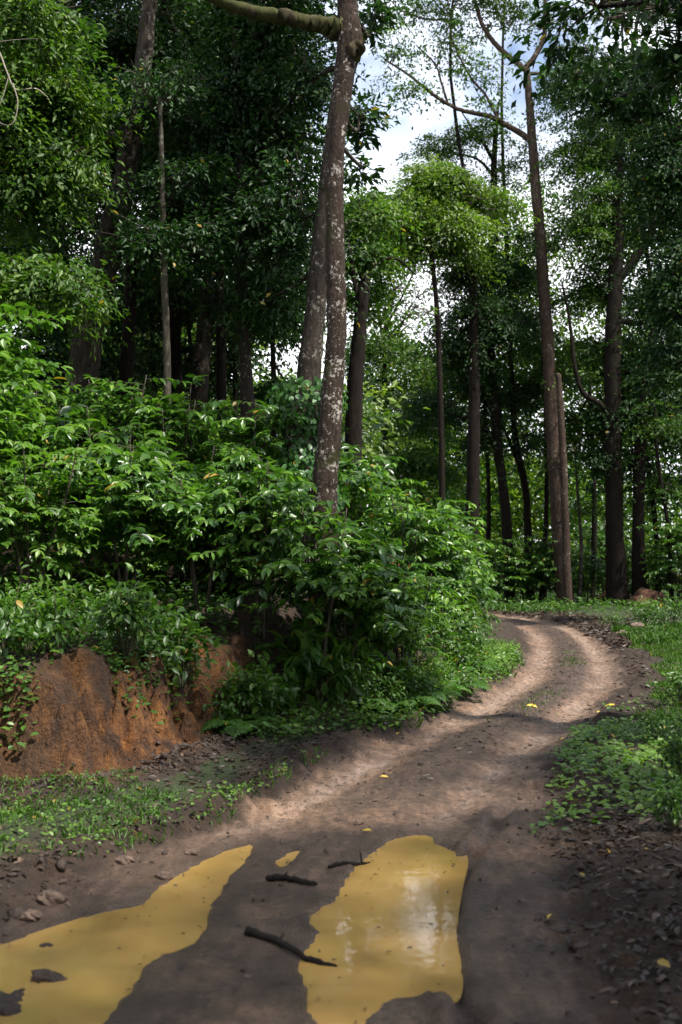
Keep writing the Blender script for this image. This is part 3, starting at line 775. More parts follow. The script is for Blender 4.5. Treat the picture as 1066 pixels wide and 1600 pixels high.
make_tree("forest_tree", "tall sparse-leaved tree with long arching limbs against the sky", "tree",
          TP(49, (885, 952), (876, 860), (868, 750), (861, 640), (856, 540), (848, 420), (840, 320), (832, 220), (823, 106)),
          [0.352, 0.319, 0.302, 0.286, 0.269, 0.253, 0.225, 0.198, 0.143], M_BARK_BROWN, [M_CANOPY],
          [B(620, 80, 40, 46, 48, 20), B(700, 60, 60, 50, 48.5, 30), B(650, 140, 44, 30, 48, 16), B(740, 120, 50, 40, 48.5, 18), B(790, 30, 60, 40, 49.5, 26), B(860, 40, 60, 40, 50, 28),
           B(900, 90, 40, 40, 49, 14), B(730, 5, 80, 40, 49, 30), B(620, 10, 60, 40, 49, 22), B(760, 190, 40, 26, 49, 14), B(820, -70, 120, 60, 49, 40)], 34, leaf=.19, per=26, csize=.5, seg=12, crown_tone=.45, dens=1.1,
          limbs=[([at(833, 222, 49), at(800, 200, 48.8), at(765, 182, 48.5), at(720, 172, 48.2), at(680, 150, 48), at(640, 118, 48), at(600, 92, 48)], [0.143, 0.121, 0.104, 0.088, 0.0715, 0.055, 0.033], "limb"),
                 ([at(824, 112, 49), at(800, 92, 49), at(775, 70, 49), at(755, 40, 49), at(742, 0, 49), at(730, -60, 49)], [0.132, 0.121, 0.11, 0.099, 0.0825, 0.055], "limb"),
                 ([at(822, 105, 49), at(838, 85, 49.2), at(850, 58, 49.5), at(852, 20, 49.8), at(850, -40, 50)], [0.132, 0.121, 0.104, 0.088, 0.066], "limb"),
                 ([at(826, 115, 49), at(848, 112, 49.2), at(862, 80, 49.4), at(880, 40, 49.6), at(905, 10, 49.8)], [0.077, 0.066, 0.055, 0.044, 0.022], "limb"),
                 ([at(780, 190, 48.7), at(760, 150, 48.6), at(735, 120, 48.5), at(710, 70, 48.4), at(700, 30, 48.4)], [0.066, 0.055, 0.0495, 0.033, 0.022], "limb"),
                 ([at(700, 163, 48.1), at(690, 130, 48), at(680, 100, 48), at(650, 70, 48)], [0.055, 0.0495, 0.0385, 0.022], "limb")])
make_tree("bare_pole", "straight bare brown pole in front of the tall sparse tree", "pole",
          TP(47, (887, 955), (884, 830), (880, 720), (876, 640), (873, 585)), [0.184, 0.167, 0.156, 0.145, 0.111], M_BARK_BROWN, [M_CANOPY], [], 35, flare=1.1, twig=False)
make_tree("forest_tree", "slim grey tree with a feathery high crown left of the tall sparse tree", "tree",
          TP(51, (797, 948), (790, 800), (776, 680), (766, 540), (768, 430), (772, 330), (773, 240), (779, 160)), [0.245, 0.233, 0.222, 0.2, 0.189, 0.167, 0.122, 0.0556], M_BARK_DARK, [M_CANOPY],
          [B(735, 215, 56, 22, 51, 18), B(765, 200, 36, 20, 51, 8), B(685, 238, 50, 20, 51, 18), B(800, 260, 46, 40, 51.5, 24), B(700, 330, 70, 60, 52, 44), B(770, 330, 50, 60, 52.5, 30)], 36, dens=2.4, leaf=.15, per=40, csize=.48,
          limbs=[([at(773, 255, 51), at(757, 226, 51), at(738, 200, 50.9), at(722, 176, 50.8)], [0.1, 0.0778, 0.0556, 0.0222], "limb"),
                 ([at(772, 275, 51), at(745, 248, 51.1), at(705, 240, 51.2), at(660, 232, 51.4)], [0.0778, 0.0556, 0.0445, 0.0222], "limb")])
make_tree("forest_tree", "thick black trunk nearest the bank's right end, dense crown above", "tree",
          TP(49, (737, 950), (738, 800), (741, 640), (740, 520), (738, 420)), [0.312, 0.292, 0.26, 0.208, 0.146], M_BARK_DARK, [M_CANOPY_SHADED],
          [B(740, 420, 50, 60, 50, 50), B(765, 490, 55, 55, 50, 50), B(715, 530, 40, 40, 50, 32), B(730, 590, 60, 40, 51, 36), B(690, 640, 60, 40, 52, 34), B(760, 680, 50, 30, 52, 20)], 37, up=50, dens=2.4, leaf=.16, per=52, csize=.5)
make_tree("forest_tree", "slender dark tree with an elbow-bent branch beneath the slim grey tree", "tree",
          TP(52, (830, 945), (826, 860), (822, 770), (806, 690), (800, 600), (797, 520)), [0.195, 0.185, 0.17, 0.154, 0.134, 0.0822], M_BARK_DARK, [M_CANOPY_SHADED],
          [B(800, 430, 60, 70, 53, 50), B(830, 520, 50, 50, 53, 30), B(790, 620, 50, 30, 53, 20), B(840, 600, 60, 40, 54, 34), B(840, 690, 50, 30, 55, 20)], 38, up=50, dens=2.4, leaf=.17, per=46, csize=.5,
          limbs=[([at(818, 745, 52), at(796, 690, 52), at(785, 660, 52.1), at(778, 600, 52.2)], [0.0925, 0.0771, 0.0617, 0.0411], "limb")])
make_tree("forest_tree", "biggest dark trunk of the far wood, forking into heavy boughs", "tree",
          TP(48, (966, 958), (962, 860), (959, 740), (957, 620), (958, 520), (962, 430), (966, 330), (968, 220)), [0.422, 0.394, 0.374, 0.355, 0.336, 0.288, 0.221, 0.154], M_BARK_DARK, [M_CANOPY],
          [B(1000, 330, 90, 80, 49, 76), B(930, 240, 70, 70, 49, 66), B(910, 350, 60, 70, 49, 46), B(1010, 190, 80, 60, 49, 56), B(930, 450, 60, 50, 50, 40), B(1030, 470, 60, 50, 49, 44), B(1000, 580, 60, 40, 50, 30), B(890, 140, 40, 40, 49, 20), B(930, 550, 70, 40, 50, 40), B(910, 660, 50, 30, 50, 20)], 39,
          up=50, dens=2.4, leaf=.17, per=50, csize=.55, seg=14, crown_tone=.42,
          limbs=[([at(962, 440, 48), at(985, 415, 48), at(1010, 375, 48), at(1035, 330, 48), at(1060, 290, 48)], [0.211, 0.192, 0.163, 0.115, 0.0672], "bough"),
                 ([at(958, 650, 48), at(935, 630, 47.8), at(910, 612, 47.7), at(898, 570, 47.6), at(890, 500, 47.6), at(878, 440, 47.6)], [0.125, 0.115, 0.096, 0.0864, 0.0672, 0.0384], "bough"),
                 ([at(960, 500, 48), at(1000, 505, 48.2), at(1040, 490, 48.4), at(1080, 470, 48.6)], [0.125, 0.115, 0.096, 0.0672], "bough")])
make_tree("forest_tree", "dark tree right of the biggest trunk, half lost in shade", "tree",
          TP(48, (1000, 945), (998, 830), (1000, 700), (1010, 600), (1022, 500)), [.30, .28, .25, .2, .12], M_BARK_DARK, [M_CANOPY_SHADED],
          [B(1040, 560, 70, 60, 49, 60), B(980, 640, 60, 40, 49, 36), B(1060, 660, 50, 40, 49, 30), B(960, 720, 60, 30, 49, 24), B(1040, 760, 60, 30, 50, 24)], 40, up=50, dens=2.4, leaf=.18, per=50, csize=.55)
make_tree("forest_tree", "tree at the right edge whose crown hangs low over the grass verge", "tree",
          [(11.6, 34, 0), (11.4, 34, 5), (11.0, 34.2, 10), (10.6, 34.5, 15)], [.3, .26, .2, .12], M_BARK_DARK, [M_CANOPY_SHADED],
          [B(1060, 440, 60, 80, 34, 60), B(1050, 250, 70, 90, 34, 70), B(1000, 130, 90, 60, 34, 70), B(1060, 560, 50, 40, 34, 26), B(930, 130, 60, 50, 35, 26), B(1080, 330, 60, 60, 34, 30)], 41, up=50, dens=2.4, leaf=.15, per=50, csize=.48)
make_tree("overhanging_tree", "dark tree at the track's right side, its drooping boughs overhead", "tree",
          [(5.6, 10.5, 0), (5.5, 10.6, 3), (5.3, 10.9, 6.5), (4.9, 11.2, 10)], [.28, .24, .2, .12], M_BARK_DARK, [M_CANOPY_SHADED],
          [B(1030, 20, 90, 40, 11.5, 40), B(1060, 110, 50, 40, 11.5, 22), B(930, 10, 60, 24, 12, 14), B(1000, -60, 140, 60, 11.5, 70),
           ((4.0, 9.0, 8.9), (2.4, 2.4, .9), 80), ((6.5, 9.0, 8.0), (2.2, 2.6, 1.4), 70)], 42, leaf=.15, per=46, csize=.30)

gL = "leafy understorey trees between the trunks of the left wood"
for k, (px, d, py0, bl, lab) in enumerate([
        (60, 22, 480, ((50, 480, 80, 44), (90, 560, 70, 40)), "understorey tree furthest left, behind the sunlit young tree"),
        (165, 24, 500, ((170, 500, 60, 40), (150, 570, 70, 40)), "understorey tree hiding the foot of the massive pale tree"),
        (238, 27, 470, ((235, 460, 50, 46), (230, 560, 50, 50)), "understorey tree between the bent slender tree and the thin pale stem"),
        (297, 28, 480, ((297, 470, 40, 40), (300, 570, 50, 44)), "understorey tree behind the straight dark tree"),
        (365, 27, 500, ((360, 470, 50, 40), (365, 560, 40, 50)), "understorey tree just left of the lichen-mottled tree"),
        (425, 25, 450, ((430, 430, 50, 36), (410, 500, 40, 30), (440, 620, 50, 30)), "understorey tree between the lichen-mottled and the ivy-footed trees")]):
    make_tree("understorey_tree", lab, "tree", TP(d, (px, 740), (px + 3, 620), (px - 2, py0 + 20), (px, py0 - 20)), [.07, .06, .045, .02], M_BARK_DARK, [M_CANOPY_SHADED],
              [B(a, b, c, e, d, 22) for a, b, c, e in bl], 90 + k, leaf=.13, per=46, csize=.36, group=gL, seg=6)

# slim understorey stems at the far right
gS = "thin stems at the back of the right-hand wood"
for k, (x0, y0, x1, y1, d, r, lab) in enumerate([
        (1030, 930, 1008, 700, 50, .12, "left-leaning thin stem right of the biggest dark trunk"),
        (1050, 930, 1028, 720, 47, .11, "thin crooked stem nearest the right edge of the wood"),
        (905, 940, 902, 760, 50, .09, "short pale stem between the bare pole and the biggest trunk"),
        (1008, 930, 990, 730, 56, .10, "far thin stem half hidden behind the dark shaded tree"),
        (846, 940, 852, 640, 52, .12, "upright thin stem behind the elbow-bent dark tree"),
        (926, 935, 922, 620, 54, .13, "upright dark stem close to the left of the biggest trunk"),
        (760, 935, 758, 640, 52, .12, "thin dark stem between the black trunk and the slim grey tree")]):
    make_tree("sapling", lab, "sapling", TP(d, (x0, y0), ((x0 + x1) / 2 + 5, (y0 + y1) / 2), (x1, y1), (x1 - 6, y1 - 90)), [r, r * .9, r * .7, r * .4],
              M_BARK_PALE if k == 2 else M_BARK_DARK, [M_CANOPY], [B(x1, y1 - 60, 46, 40, d, 16), B(x1 + 20, y1 + 40, 36, 26, d, 7)], 60 + k, leaf=.17, per=36, csize=.5, group=gS, seg=6)

# unseen trees added beside and behind the camera to block sun and sky
for k, (x, y, h, lab) in enumerate([(4.8, -1.5, 15, "added shade tree on the right of the track behind the viewpoint"), (-5.2, 1.5, 15, "added shade tree on the left verge near the viewpoint"),
                                    (-3.6, -6.5, 16, "added shade tree on the left of the track behind the viewpoint"), (8.5, 4.5, 16, "added shade tree to the right of the leaf-strewn verge"),
                                    (7.5, -8.0, 17, "added shade tree furthest back along the track")]):
    make_tree("added_shade_tree", lab, "tree", [(x, y, 0), (x + .1, y, h * .3), (x - .1, y + .2, h * .6), (x, y, h * .9)], [.3, .26, .2, .1], M_BARK_DARK, [M_CANOPY_SHADED],
              [((x - 2.2, y + 1.5, h * .68), (2.8, 2.8, 1.4), 70), ((x + 2, y - 1, h * .75), (2.8, 2.8, 1.4), 70), ((x, y, h * .95), (3.4, 3.4, 1.6), 90), ((x + .5, y + 3, h * .6), (2.6, 2.4, 1.2), 60)],
              80 + k, leaf=.24, per=34, csize=.55, dens=1.3)

# ------------------------------------------------------------------ the far wood (one mass)
def far_wood():
    rng = np.random.default_rng(200)
    b = Bunch()
    C = []
    for px, py, rx, ry, d, n in ((880, 800, 230, 110, 70, 480), (700, 760, 180, 110, 72, 420), (1010, 600, 120, 120, 74, 300), (840, 560, 150, 110, 74, 260), (640, 560, 90, 60, 70, 60), (800, 430, 80, 90, 74, 110), (400, 650, 180, 70, 44, 240), (200, 560, 200, 90, 46, 280),
                                 (120, 640, 150, 70, 44, 110), (560, 700, 120, 60, 66, 110), (330, 480, 160, 70, 50, 90), (940, 360, 140, 120, 70, 110), (800, 880, 330, 40, 66, 260), (60, 200, 110, 200, 44, 110), (280, 200, 200, 160, 46, 170)):
        c, rad, _ = B(px, py, rx, ry, d, n, 5.0)
        v = nrm(rng.normal(size=(n, 3))) * (rng.uniform(0, 1, (n, 1)) ** (1 / 2.6))
        q = c + v * np.array(rad); C.append(q[q[:, 2] > .2])
    C = np.concatenate(C)
    clumps(b, C[::2], rng, 84, .95, .32, rndm=.5)
    me = b.mesh("far_wood", T_FAR, [M_CANOPY_LIT])
    tag(link("far_wood", me), "far-off wood glimpsed between the trunks, backlight painted into its green", "wood", kind="stuff")
far_wood()
def woodland():
    rng = np.random.default_rng(210); b = Bunch(); C = []
    # unseen leaf walls added beside and behind to cut sky light, plus far backdrop
    for x0, x1, y0, y1, z0, z1, n in ((-30, -9.5, -25, 20, 2, 15, 420), (-40, -15, 20, 50, 3, 22, 420), (9, 30, -25, 22, 1, 14, 420), (18, 40, 22, 52, 1, 22, 420), (-9, 9, -30, -14, 1, 14, 260), (-16, -.5, 33, 42, 2.5, 7, 110), (2, 45, 60, 66, 0, 8, 170), (-38, 0, 80, 95, 0, 15, 400), (0, 45, 80, 95, 0, 19, 900)):
        C.append(rng.uniform((x0, y0, z0), (x1, y1, z1), (n, 3)))
    clumps(b, np.concatenate(C), rng, 30, 1.1, .46, rndm=.45, thick=.4)
    tag(link("woodland", b.mesh("woodland", T_FAR, [M_CANOPY_SHADED])), "dense dark woodland around the clearing, its unseen walls added to cut sky light", "wood", kind="stuff")
woodland()

# ------------------------------------------------------------------ coffee bushes: four shapes, then copies
def coffee_shape(seed, height=2.0, stems=4, spread=.55, low=.22, m=None, ls=1.0):
    rng = np.random.default_rng(seed)
    fol, st = Bunch(), Bunch()
    for s in range(stems):
        a = s * 2 * math.pi / stems + rng.uniform(-.5, .5)
        top = np.array([math.cos(a) * spread * rng.uniform(.3, .9), math.sin(a) * spread * rng.uniform(.3, .9), height * rng.uniform(.78, 1.05)])
        p = smooth_line([(0.04 * math.cos(a), .04 * math.sin(a), -.1), top * np.array([.35, .35, .35]), top * np.array([.75, .75, .7]), top], 5)
        st.tube(p, np.linspace(.024, .006, len(p)), 5, 0, True)
        nl = int(19 * height / 2)
        for k in range(nl):
            f = low + (1 - low) * (k + rng.uniform(0, .8)) / nl
            q = np.array([np.interp(f, np.linspace(0, 1, len(p)), p[:, i]) for i in range(3)])
            aa = rng.uniform(0, 2 * math.pi)
            ln = (.30 + .62 * math.sin(min(1, (1.12 - f) * 1.5) * math.pi * .5)) * rng.uniform(.6, 1.15) * (height / 2) ** .5
            dirv = np.array([math.cos(aa), math.sin(aa), rng.uniform(-.05, .35)])
            t = np.linspace(0, 1, 6)[:, None]
            br = q + dirv * ln * t + np.array([0, 0, -1.0]) * (t ** 2) * ln * rng.uniform(.04, .30)
            st.tube(br, np.linspace(.006, .0025, 6), 3, 0, False)
            npair = max(4, int(ln / (.078 * ls)))
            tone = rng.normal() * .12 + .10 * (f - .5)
            for j in range(npair):
                u = .18 + .82 * j / (npair - 1)
                pos = np.array([np.interp(u, t[:, 0], br[:, i]) for i in range(3)])
                dd = nrm(br[min(5, int(u * 5) + 1)] - br[min(4, int(u * 5))]) if u < .99 else nrm(br[5] - br[4])
                sd_ = nrm(np.cross(dd, np.array([0, 0, 1.0])))
                for sgn in ((-1, 1) if j < npair - 1 else (-1, 0, 1)):
                    D = nrm(sd_ * sgn * (.85 if sgn else 0) + dd * (.55 if sgn else 1) + rng.normal(size=3) * .30 + np.array([0, 0, -.14]))
                    Nn = nrm(np.array([0, 0, 1.0]) + rng.normal(size=3) * .28 + dirv * .15)
                    L = ls * rng.uniform(.10, .195) * (1 if u < .85 else .75)
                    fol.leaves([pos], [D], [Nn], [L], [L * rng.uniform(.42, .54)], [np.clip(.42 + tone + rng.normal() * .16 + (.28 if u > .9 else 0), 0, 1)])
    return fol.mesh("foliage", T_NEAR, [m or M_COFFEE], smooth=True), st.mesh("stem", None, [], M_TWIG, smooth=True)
def shrub_shape(seed, r=.5, h=.6, n=420, leaf=.09, m=None, ar=.5, tm=T_NEAR):
    rng = np.random.default_rng(seed)
    fol, st = Bunch(), Bunch()
    ns = 14
    for s in range(ns):
        a = rng.uniform(0, 2 * math.pi); rad = r * math.sqrt(rng.uniform(0, 1))
        top = np.array([math.cos(a) * rad, math.sin(a) * rad, h * (1 - .5 * (rad / r) ** 2) * rng.uniform(.75, 1.15)])
        t = np.linspace(0, 1, 6)[:, None]
        p = np.array([0, 0, -.05]) + (top - np.array([0, 0, -.05])) * t; p[:, 2] += .12 * h * np.sin(t[:, 0] * math.pi)
        st.tube(p, np.linspace(.009, .003, 6), 4, 0, False)
        k = n // ns
        u = rng.uniform(.25, 1, k) ** .7
        P = np.stack([np.interp(u, t[:, 0], p[:, i]) for i in range(3)], 1) + rng.normal(size=(k, 3)) * .07 * (r / .5)
        out_ = nrm(P * np.array([1, 1, .3]) + 1e-4)
        D = nrm(out_ * .6 + rng.normal(size=(k, 3)) * .5 + np.array([0, 0, -.25]))
        Nn = nrm(np.array([0, 0, 1.0]) + out_ * .3 + rng.normal(size=(k, 3)) * .35)
        L = leaf * rng.uniform(.6, 1.3, k)
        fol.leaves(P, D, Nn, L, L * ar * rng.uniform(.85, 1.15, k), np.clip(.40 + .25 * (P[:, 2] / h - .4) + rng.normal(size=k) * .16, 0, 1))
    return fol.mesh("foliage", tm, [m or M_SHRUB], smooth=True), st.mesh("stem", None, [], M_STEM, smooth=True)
def fern_shape(seed, n=9, L=.6):
    rng = np.random.default_rng(seed)
    b = Bunch()
    for k in range(n):
        a = 2 * math.pi * k / n + rng.uniform(-.3, .3)
        ln = L * rng.uniform(.7, 1.15); up = rng.uniform(.55, 1.0)
        t = np.linspace(0, 1, 16)
        p = np.stack([np.cos(a) * ln * t, np.sin(a) * ln * t, ln * (up * t - .95 * up * t ** 2.2)], 1)
        b.tube(p, np.linspace(.005, .0015, 16), 3, 0, False)
        tg = nrm(np.gradient(p, axis=0)); sd_ = nrm(np.cross(tg, [0, 0, 1.0])); nr = np.cross(sd_, tg)
        for s in (-1, 1):
            w_ = ln * .24 * np.sin(np.clip(t * 1.02 + .10, 0, 1) * math.pi) ** .8 + .008
            idx = np.arange(2, 16)
            for sub in (0, .5):
                P = p[idx] + (p[np.minimum(idx + 1, 15)] - p[idx]) * sub
                b.leaves(P, sd_[idx] * s + tg[idx] * .45 + rng.normal(size=(14, 3)) * .05 + np.array([0, 0, -.12]), nr[idx], w_[idx], np.full(14, ln * .052), np.clip(.5 + rng.normal() * .15 + rng.normal(size=14) * .06, 0, 1))
    return b.mesh("fern", T_MID, [M_FERN], M_STEM, smooth=True)

COFFEE = [coffee_shape(300 + k, (1.9, 2.1, 2.0, 2.3)[k], (4, 5, 4, 5)[k], (.5, .6, .45, .55)[k]) for k in range(4)]
COFFEE += [coffee_shape(310, 2.0, 5, .6, .3, M_LIME, .8), coffee_shape(311, 2.1, 4, .5, .48), coffee_shape(312, 2.0, 5, .65, .46), coffee_shape(313, 2.0, 4, .5, .25, M_SHRUB, 1.35)]
SHRUB = [shrub_shape(320, .5, .6, 430, .09), shrub_shape(321, .6, .55, 500, .075), shrub_shape(322, .42, .75, 380, .10), shrub_shape(323, .5, .5, 380, .08, M_LIME, .45)]
BROAD = [shrub_shape(330, .42, .7, 130, .20, M_SHRUB, .5), shrub_shape(331, .38, .85, 110, .22, M_COFFEE, .42)]
FERN = [fern_shape(340, 9, .62), fern_shape(341, 11, .5), fern_shape(342, 8, .75)]
WHICH = {"coffee_bush": COFFEE, "shrub": SHRUB, "broadleaf_plant": BROAD}
_rng = np.random.default_rng(400)
def plant(name, var, x, y, s, label, cat, group, dz=0.0, sc=None):
    root = empty(name, (x, y, gz(x, y) + dz), label, cat, group)
    root.rotation_euler = (0, 0, _rng.uniform(0, 6.28)); root.scale = sc or (s, s, s * _rng.uniform(.92, 1.08))
    fo, st = WHICH[name][var]
    link("foliage", fo, root); link("stem", st, root)
    return root
gC = "coffee bushes on the bank"
COFFEE_AT = [
    # front row along the top of the bank
    (-4.15, 11.6, 1, 4, "coffee bush at the far left of the front row, brightly sunlit"),
    (-3.25, 12.1, 0.95, 4, "coffee bush second from the left in the front row, above the clay"),
    (-2.35, 12.6, 0.95, 5, "coffee bush third from the left in the front row, above the clay"),
    (-1.55, 12.9, 0.95, 6, "coffee bush in the front row left of the shaded hollow"),
    (-0.85, 12.7, 0.92, 5, "coffee bush in front row next left of the leaning tree"),
    (0.12, 12.9, 0.85, 5, "coffee bush touching the right foot of the leaning tree"),
    (0.75, 14.2, 0.72, 4, "coffee bush one step right of the leaning tree on the slope"),
    (-0.25, 12.4, 1.0, 5, "small coffee bush growing right before the foot of the leaning tree"),
    # second row
    (-5, 14.4, 1.36, 4, "tall coffee bush at the left end of the second row"),
    (-4, 14.6, 1.24, 2, "coffee bush second along the second row from the left"),
    (-3, 14.9, 1.12, 7, "coffee bush in the middle of the second row"),
    (-2.1, 15.2, 1.06, 0, "coffee bush in the second row in front of the lichen-mottled tree"),
    (-1.2, 15.4, 1, 7, "coffee bush in the second row before the ivy-footed tree"),
    (0.95, 16.6, 0.95, 2, "coffee bush upslope to the right of the leaning tree"),
    (1.35, 18.6, 0.95, 7, "coffee bush over the reddish dead leaves on the slope"),
    (1.9, 20.8, 0.95, 7, "coffee bush near the bank's right end, greyish glossy leaves"),
    (2.15, 23.8, 0.9, 1, "coffee bush second from last at the bank's right end"),
    (2.55, 27.5, 0.9, 2, "last coffee bush of the bank before the track's bend"),
    # third row
    (-6, 17.4, 1.63, 3, "coffee bush at the left end of the third row"),
    (-4.7, 18, 1.36, 0, "coffee bush before the massive pale tree"),
    (-3.7, 18.2, 1.29, 1, "coffee bush before the bent slender tree"),
    (-2.6, 18, 1.29, 2, "coffee bush at the foot of the thin pale stem"),
    (-1.5, 19, 1.22, 3, "coffee bush at the foot of the tall lichen-mottled tree"),
    (-0.2, 20.5, 1.29, 0, "coffee bush behind the leaning tree, deep in the thicket"),
    (0.5, 24, 1.1, 1, "coffee bush at the foot of the broken-topped tree"),
    (1.25, 27, 1.1, 2, "far coffee bush upslope in front of the bright clearing tree"),
    (-5.6, 22.5, 1.62, 2, "far coffee bush at the left in the fourth row"),
    (-3.2, 22.8, 1.49, 1, "far coffee bush between the straight dark and forked trees"),
]
for x, y, s, v, lab in COFFEE_AT:
    plant("coffee_bush", v, x, y, s, lab, "coffee bush", gC)
# the taller leafy one at the far left
def tall_sapling():
    x, y = -4.6, 13.4
    root = empty("leafy_sapling", (x, y, gz(x, y)), "tall young tree with sunlit leaves at the far left of the thicket", "sapling")
    me = coffee_shape(351, 3.7, 7, .8, .2, M_LIME, 1.1)  # lime leaf brightens the foliage as strong sun would
    link("foliage", me[0], root); link("stem", me[1], root)
tall_sapling()

gB = "low shrubs on the bank slope"
rows = [
    # (px, d, scale, kind, variant, label)
    (395, 11.3, .95, 0, 2, "shrub at the right end of the bare clay face"), 
     (500, 12.6, .9, 0, 2, "leafy shrub under the leaning tree's right side"),
    (545, 12.7, .85, 0, 1, "shrub at the bank's foot midway to the bend"), (590, 13.1, .85, 0, 3, "lime-green shrub at the bank's foot midway to the bend"),
    (632, 13.6, .8, 0, 0, "green shrub just right of the lime-green one"), (665, 14.3, .8, 0, 3, "bright shrub before the sunlit ferns"),
    (700, 15.4, .8, 0, 1, "low shrub by the track where the ferns thin out"), (718, 17.0, .8, 0, 0, "shrub beside the left wheel rut near the bend"),
    (732, 19.5, .85, 0, 2, "shrub third from last along the inside of the bend"), (738, 22.5, .9, 0, 1, "shrub second from last along the inside of the bend"),
    (734, 27.0, 1.0, 0, 0, "last shrub on the inside of the bend"),
    (560, 14.0, 1.15, 0, 0, "big shrub right below the leaning tree's coffee bushes"), (610, 14.8, 1.15, 0, 3, "sunlit lime shrub under the reddish dead leaves"),
    (650, 15.8, 1.2, 0, 2, "broad shrub uphill of the ferns"), (690, 17.5, 1.25, 0, 0, "rounded shrub above the bend, leaves catching light"),
    (706, 20.0, 1.3, 0, 1, "rounded shrub farthest right on the upper slope"), (610, 17.0, 1.2, 0, 1, "shaded shrub deep between two coffee bushes"),
     
    (10, 9.4, .95, 0, 1, "low shrub hanging over the clay at the far left"), (95, 9.55, .85, 0, 0, "low shrub on the clay's rim, second from the left"),
    (200, 10.05, .95, 0, 2, "low shrub on the clay's rim, third from the left"), (285, 10.75, 1.0, 0, 2, "low shrub on the clay's rim nearest the dark hollow"),
    (60, 10.5, .85, 0, 3, "lime-green shrub above the clay's far left"), (150, 10.8, .85, 0, 1, "dim shrub above the middle of the clay"),
    (372, 11.1, .85, 0, 0, "dark shrub overlapping the clay's right end"), (400, 11.5, .8, 0, 2, "dark shrub in front of the hollow, a step right of the clay"),
    (500, 12.3, .9, 1, 0, "broad-leaved plant below the leaning tree with big oval leaves"), (470, 12.3, 1.0, 1, 1, "taller broad-leaved plant left below the leaning tree"),
    (430, 12.0, .8, 1, 0, "broad-leaved plant low at the dark foot of the bank"), (545, 12.8, .85, 1, 1, "broad-leaved plant right of the leaning tree's foot"),
    (600, 13.4, .8, 1, 0, "broad-leaved plant amid the lime-green shrubs"), (392, 11.5, .6, 1, 0, "little broad-leaved plant by the clay's right end"),
    (45, 9.05, .42, 1, 0, "pair of big pale leaves poking out at the clay's left rim"),
]
for px, d, s, kd, v, lab in rows:
    x = (px - 533) / FPX * d
    plant(("shrub", "broadleaf_plant")[kd], v, x, d, s, lab, ("shrub", "plant")[kd], gB)
gF = "ferns on the bank slope"
for k, (px, d, s, lab) in enumerate([
        (352, 10.95, .75, "fern highest at the right end of the clay"), (362, 10.85, .7, "fern in the middle at the clay's right end"), (378, 10.85, .75, "fern lowest at the clay's right end"),
        (395, 11.85, .7, "fern at the foot of the dark hollow"), (600, 12.9, .8, "fern leftmost of the sunlit ones beside the track"), (632, 13.1, .85, "fern with bright fronds over the track's left edge"),
        (655, 13.6, .85, "fern between the bright-fronded one and the bend"), (680, 14.2, .85, "fern uphill of the grassy left edge"), (705, 15.2, .8, "fern rightmost of the sunlit ones"),
        (640, 14.2, .9, "fern higher up behind the bright-fronded one"), (575, 12.9, .7, "shaded fern below the broad-leaved plant"), (730, 17.2, .8, "fern nearest the bend by the wheel rut")]):
    x = (px - 533) / FPX * d
    o = link("fern", FERN[k % 3], loc=(x, d, gz(x, d) + .02))
    o.rotation_euler = (0, 0, k * 1.7); o.scale = (s, s, s)
    tag(o, lab, "fern", gF)

# understorey at the far side of the bend
gU = "bushes in the shade of the far wood"
for k, (px, d, s, lab) in enumerate([(720, 47, 1.2, "dark bush under the black trunk near the bank"), (775, 50, 1.3, "dark bush behind the slim grey tree's foot"), (815, 51, 1.1, "dark bush between the slim grey and elbow-bent trees"),
        (850, 50, 1.3, "dark bush behind the elbow-bent tree"), (915, 51, 1.2, "dark bush left of the biggest trunk"), (985, 52, 1.2, "dark bush right of the biggest trunk"), (1025, 49, 1.4, "dark bush behind the red earth heaps"),
        (1062, 47, 1.5, "dark bush at the right edge of the far wood"), (750, 55, 1.6, "dark bush farthest back behind the black trunk"), (945, 57, 1.8, "dark bush farthest back behind the biggest trunk")]):
    x = (px - 533) / FPX * d
    plant("coffee_bush", k % 4, x, d, s, lab, "bush", gU)
gV = "green plants by the grass verge"
for k, (px, py, s, v, lab) in enumerate([(1010, 985, 1.0, 0, "bush below the right-hand red earth heap"), (1050, 990, 1.3, 1, "bush at the top end of the grass verge"), (1064, 1120, .7, 0, "bush on the grass halfway along the verge"),
        (1030, 1180, .5, 1, "low bush at the near end of the grass verge"), (1066, 1240, .5, 2, "low bush at the verge's right edge"), (1050, 1330, .42, 2, "seedling bush low on the leaf-strewn verge"),
        (960, 985, .7, 1, "small bush beside the left red earth heap")]):
    p = flat(px, py)
    plant("shrub", v, p[0], p[1], s, lab, "shrub", gV)

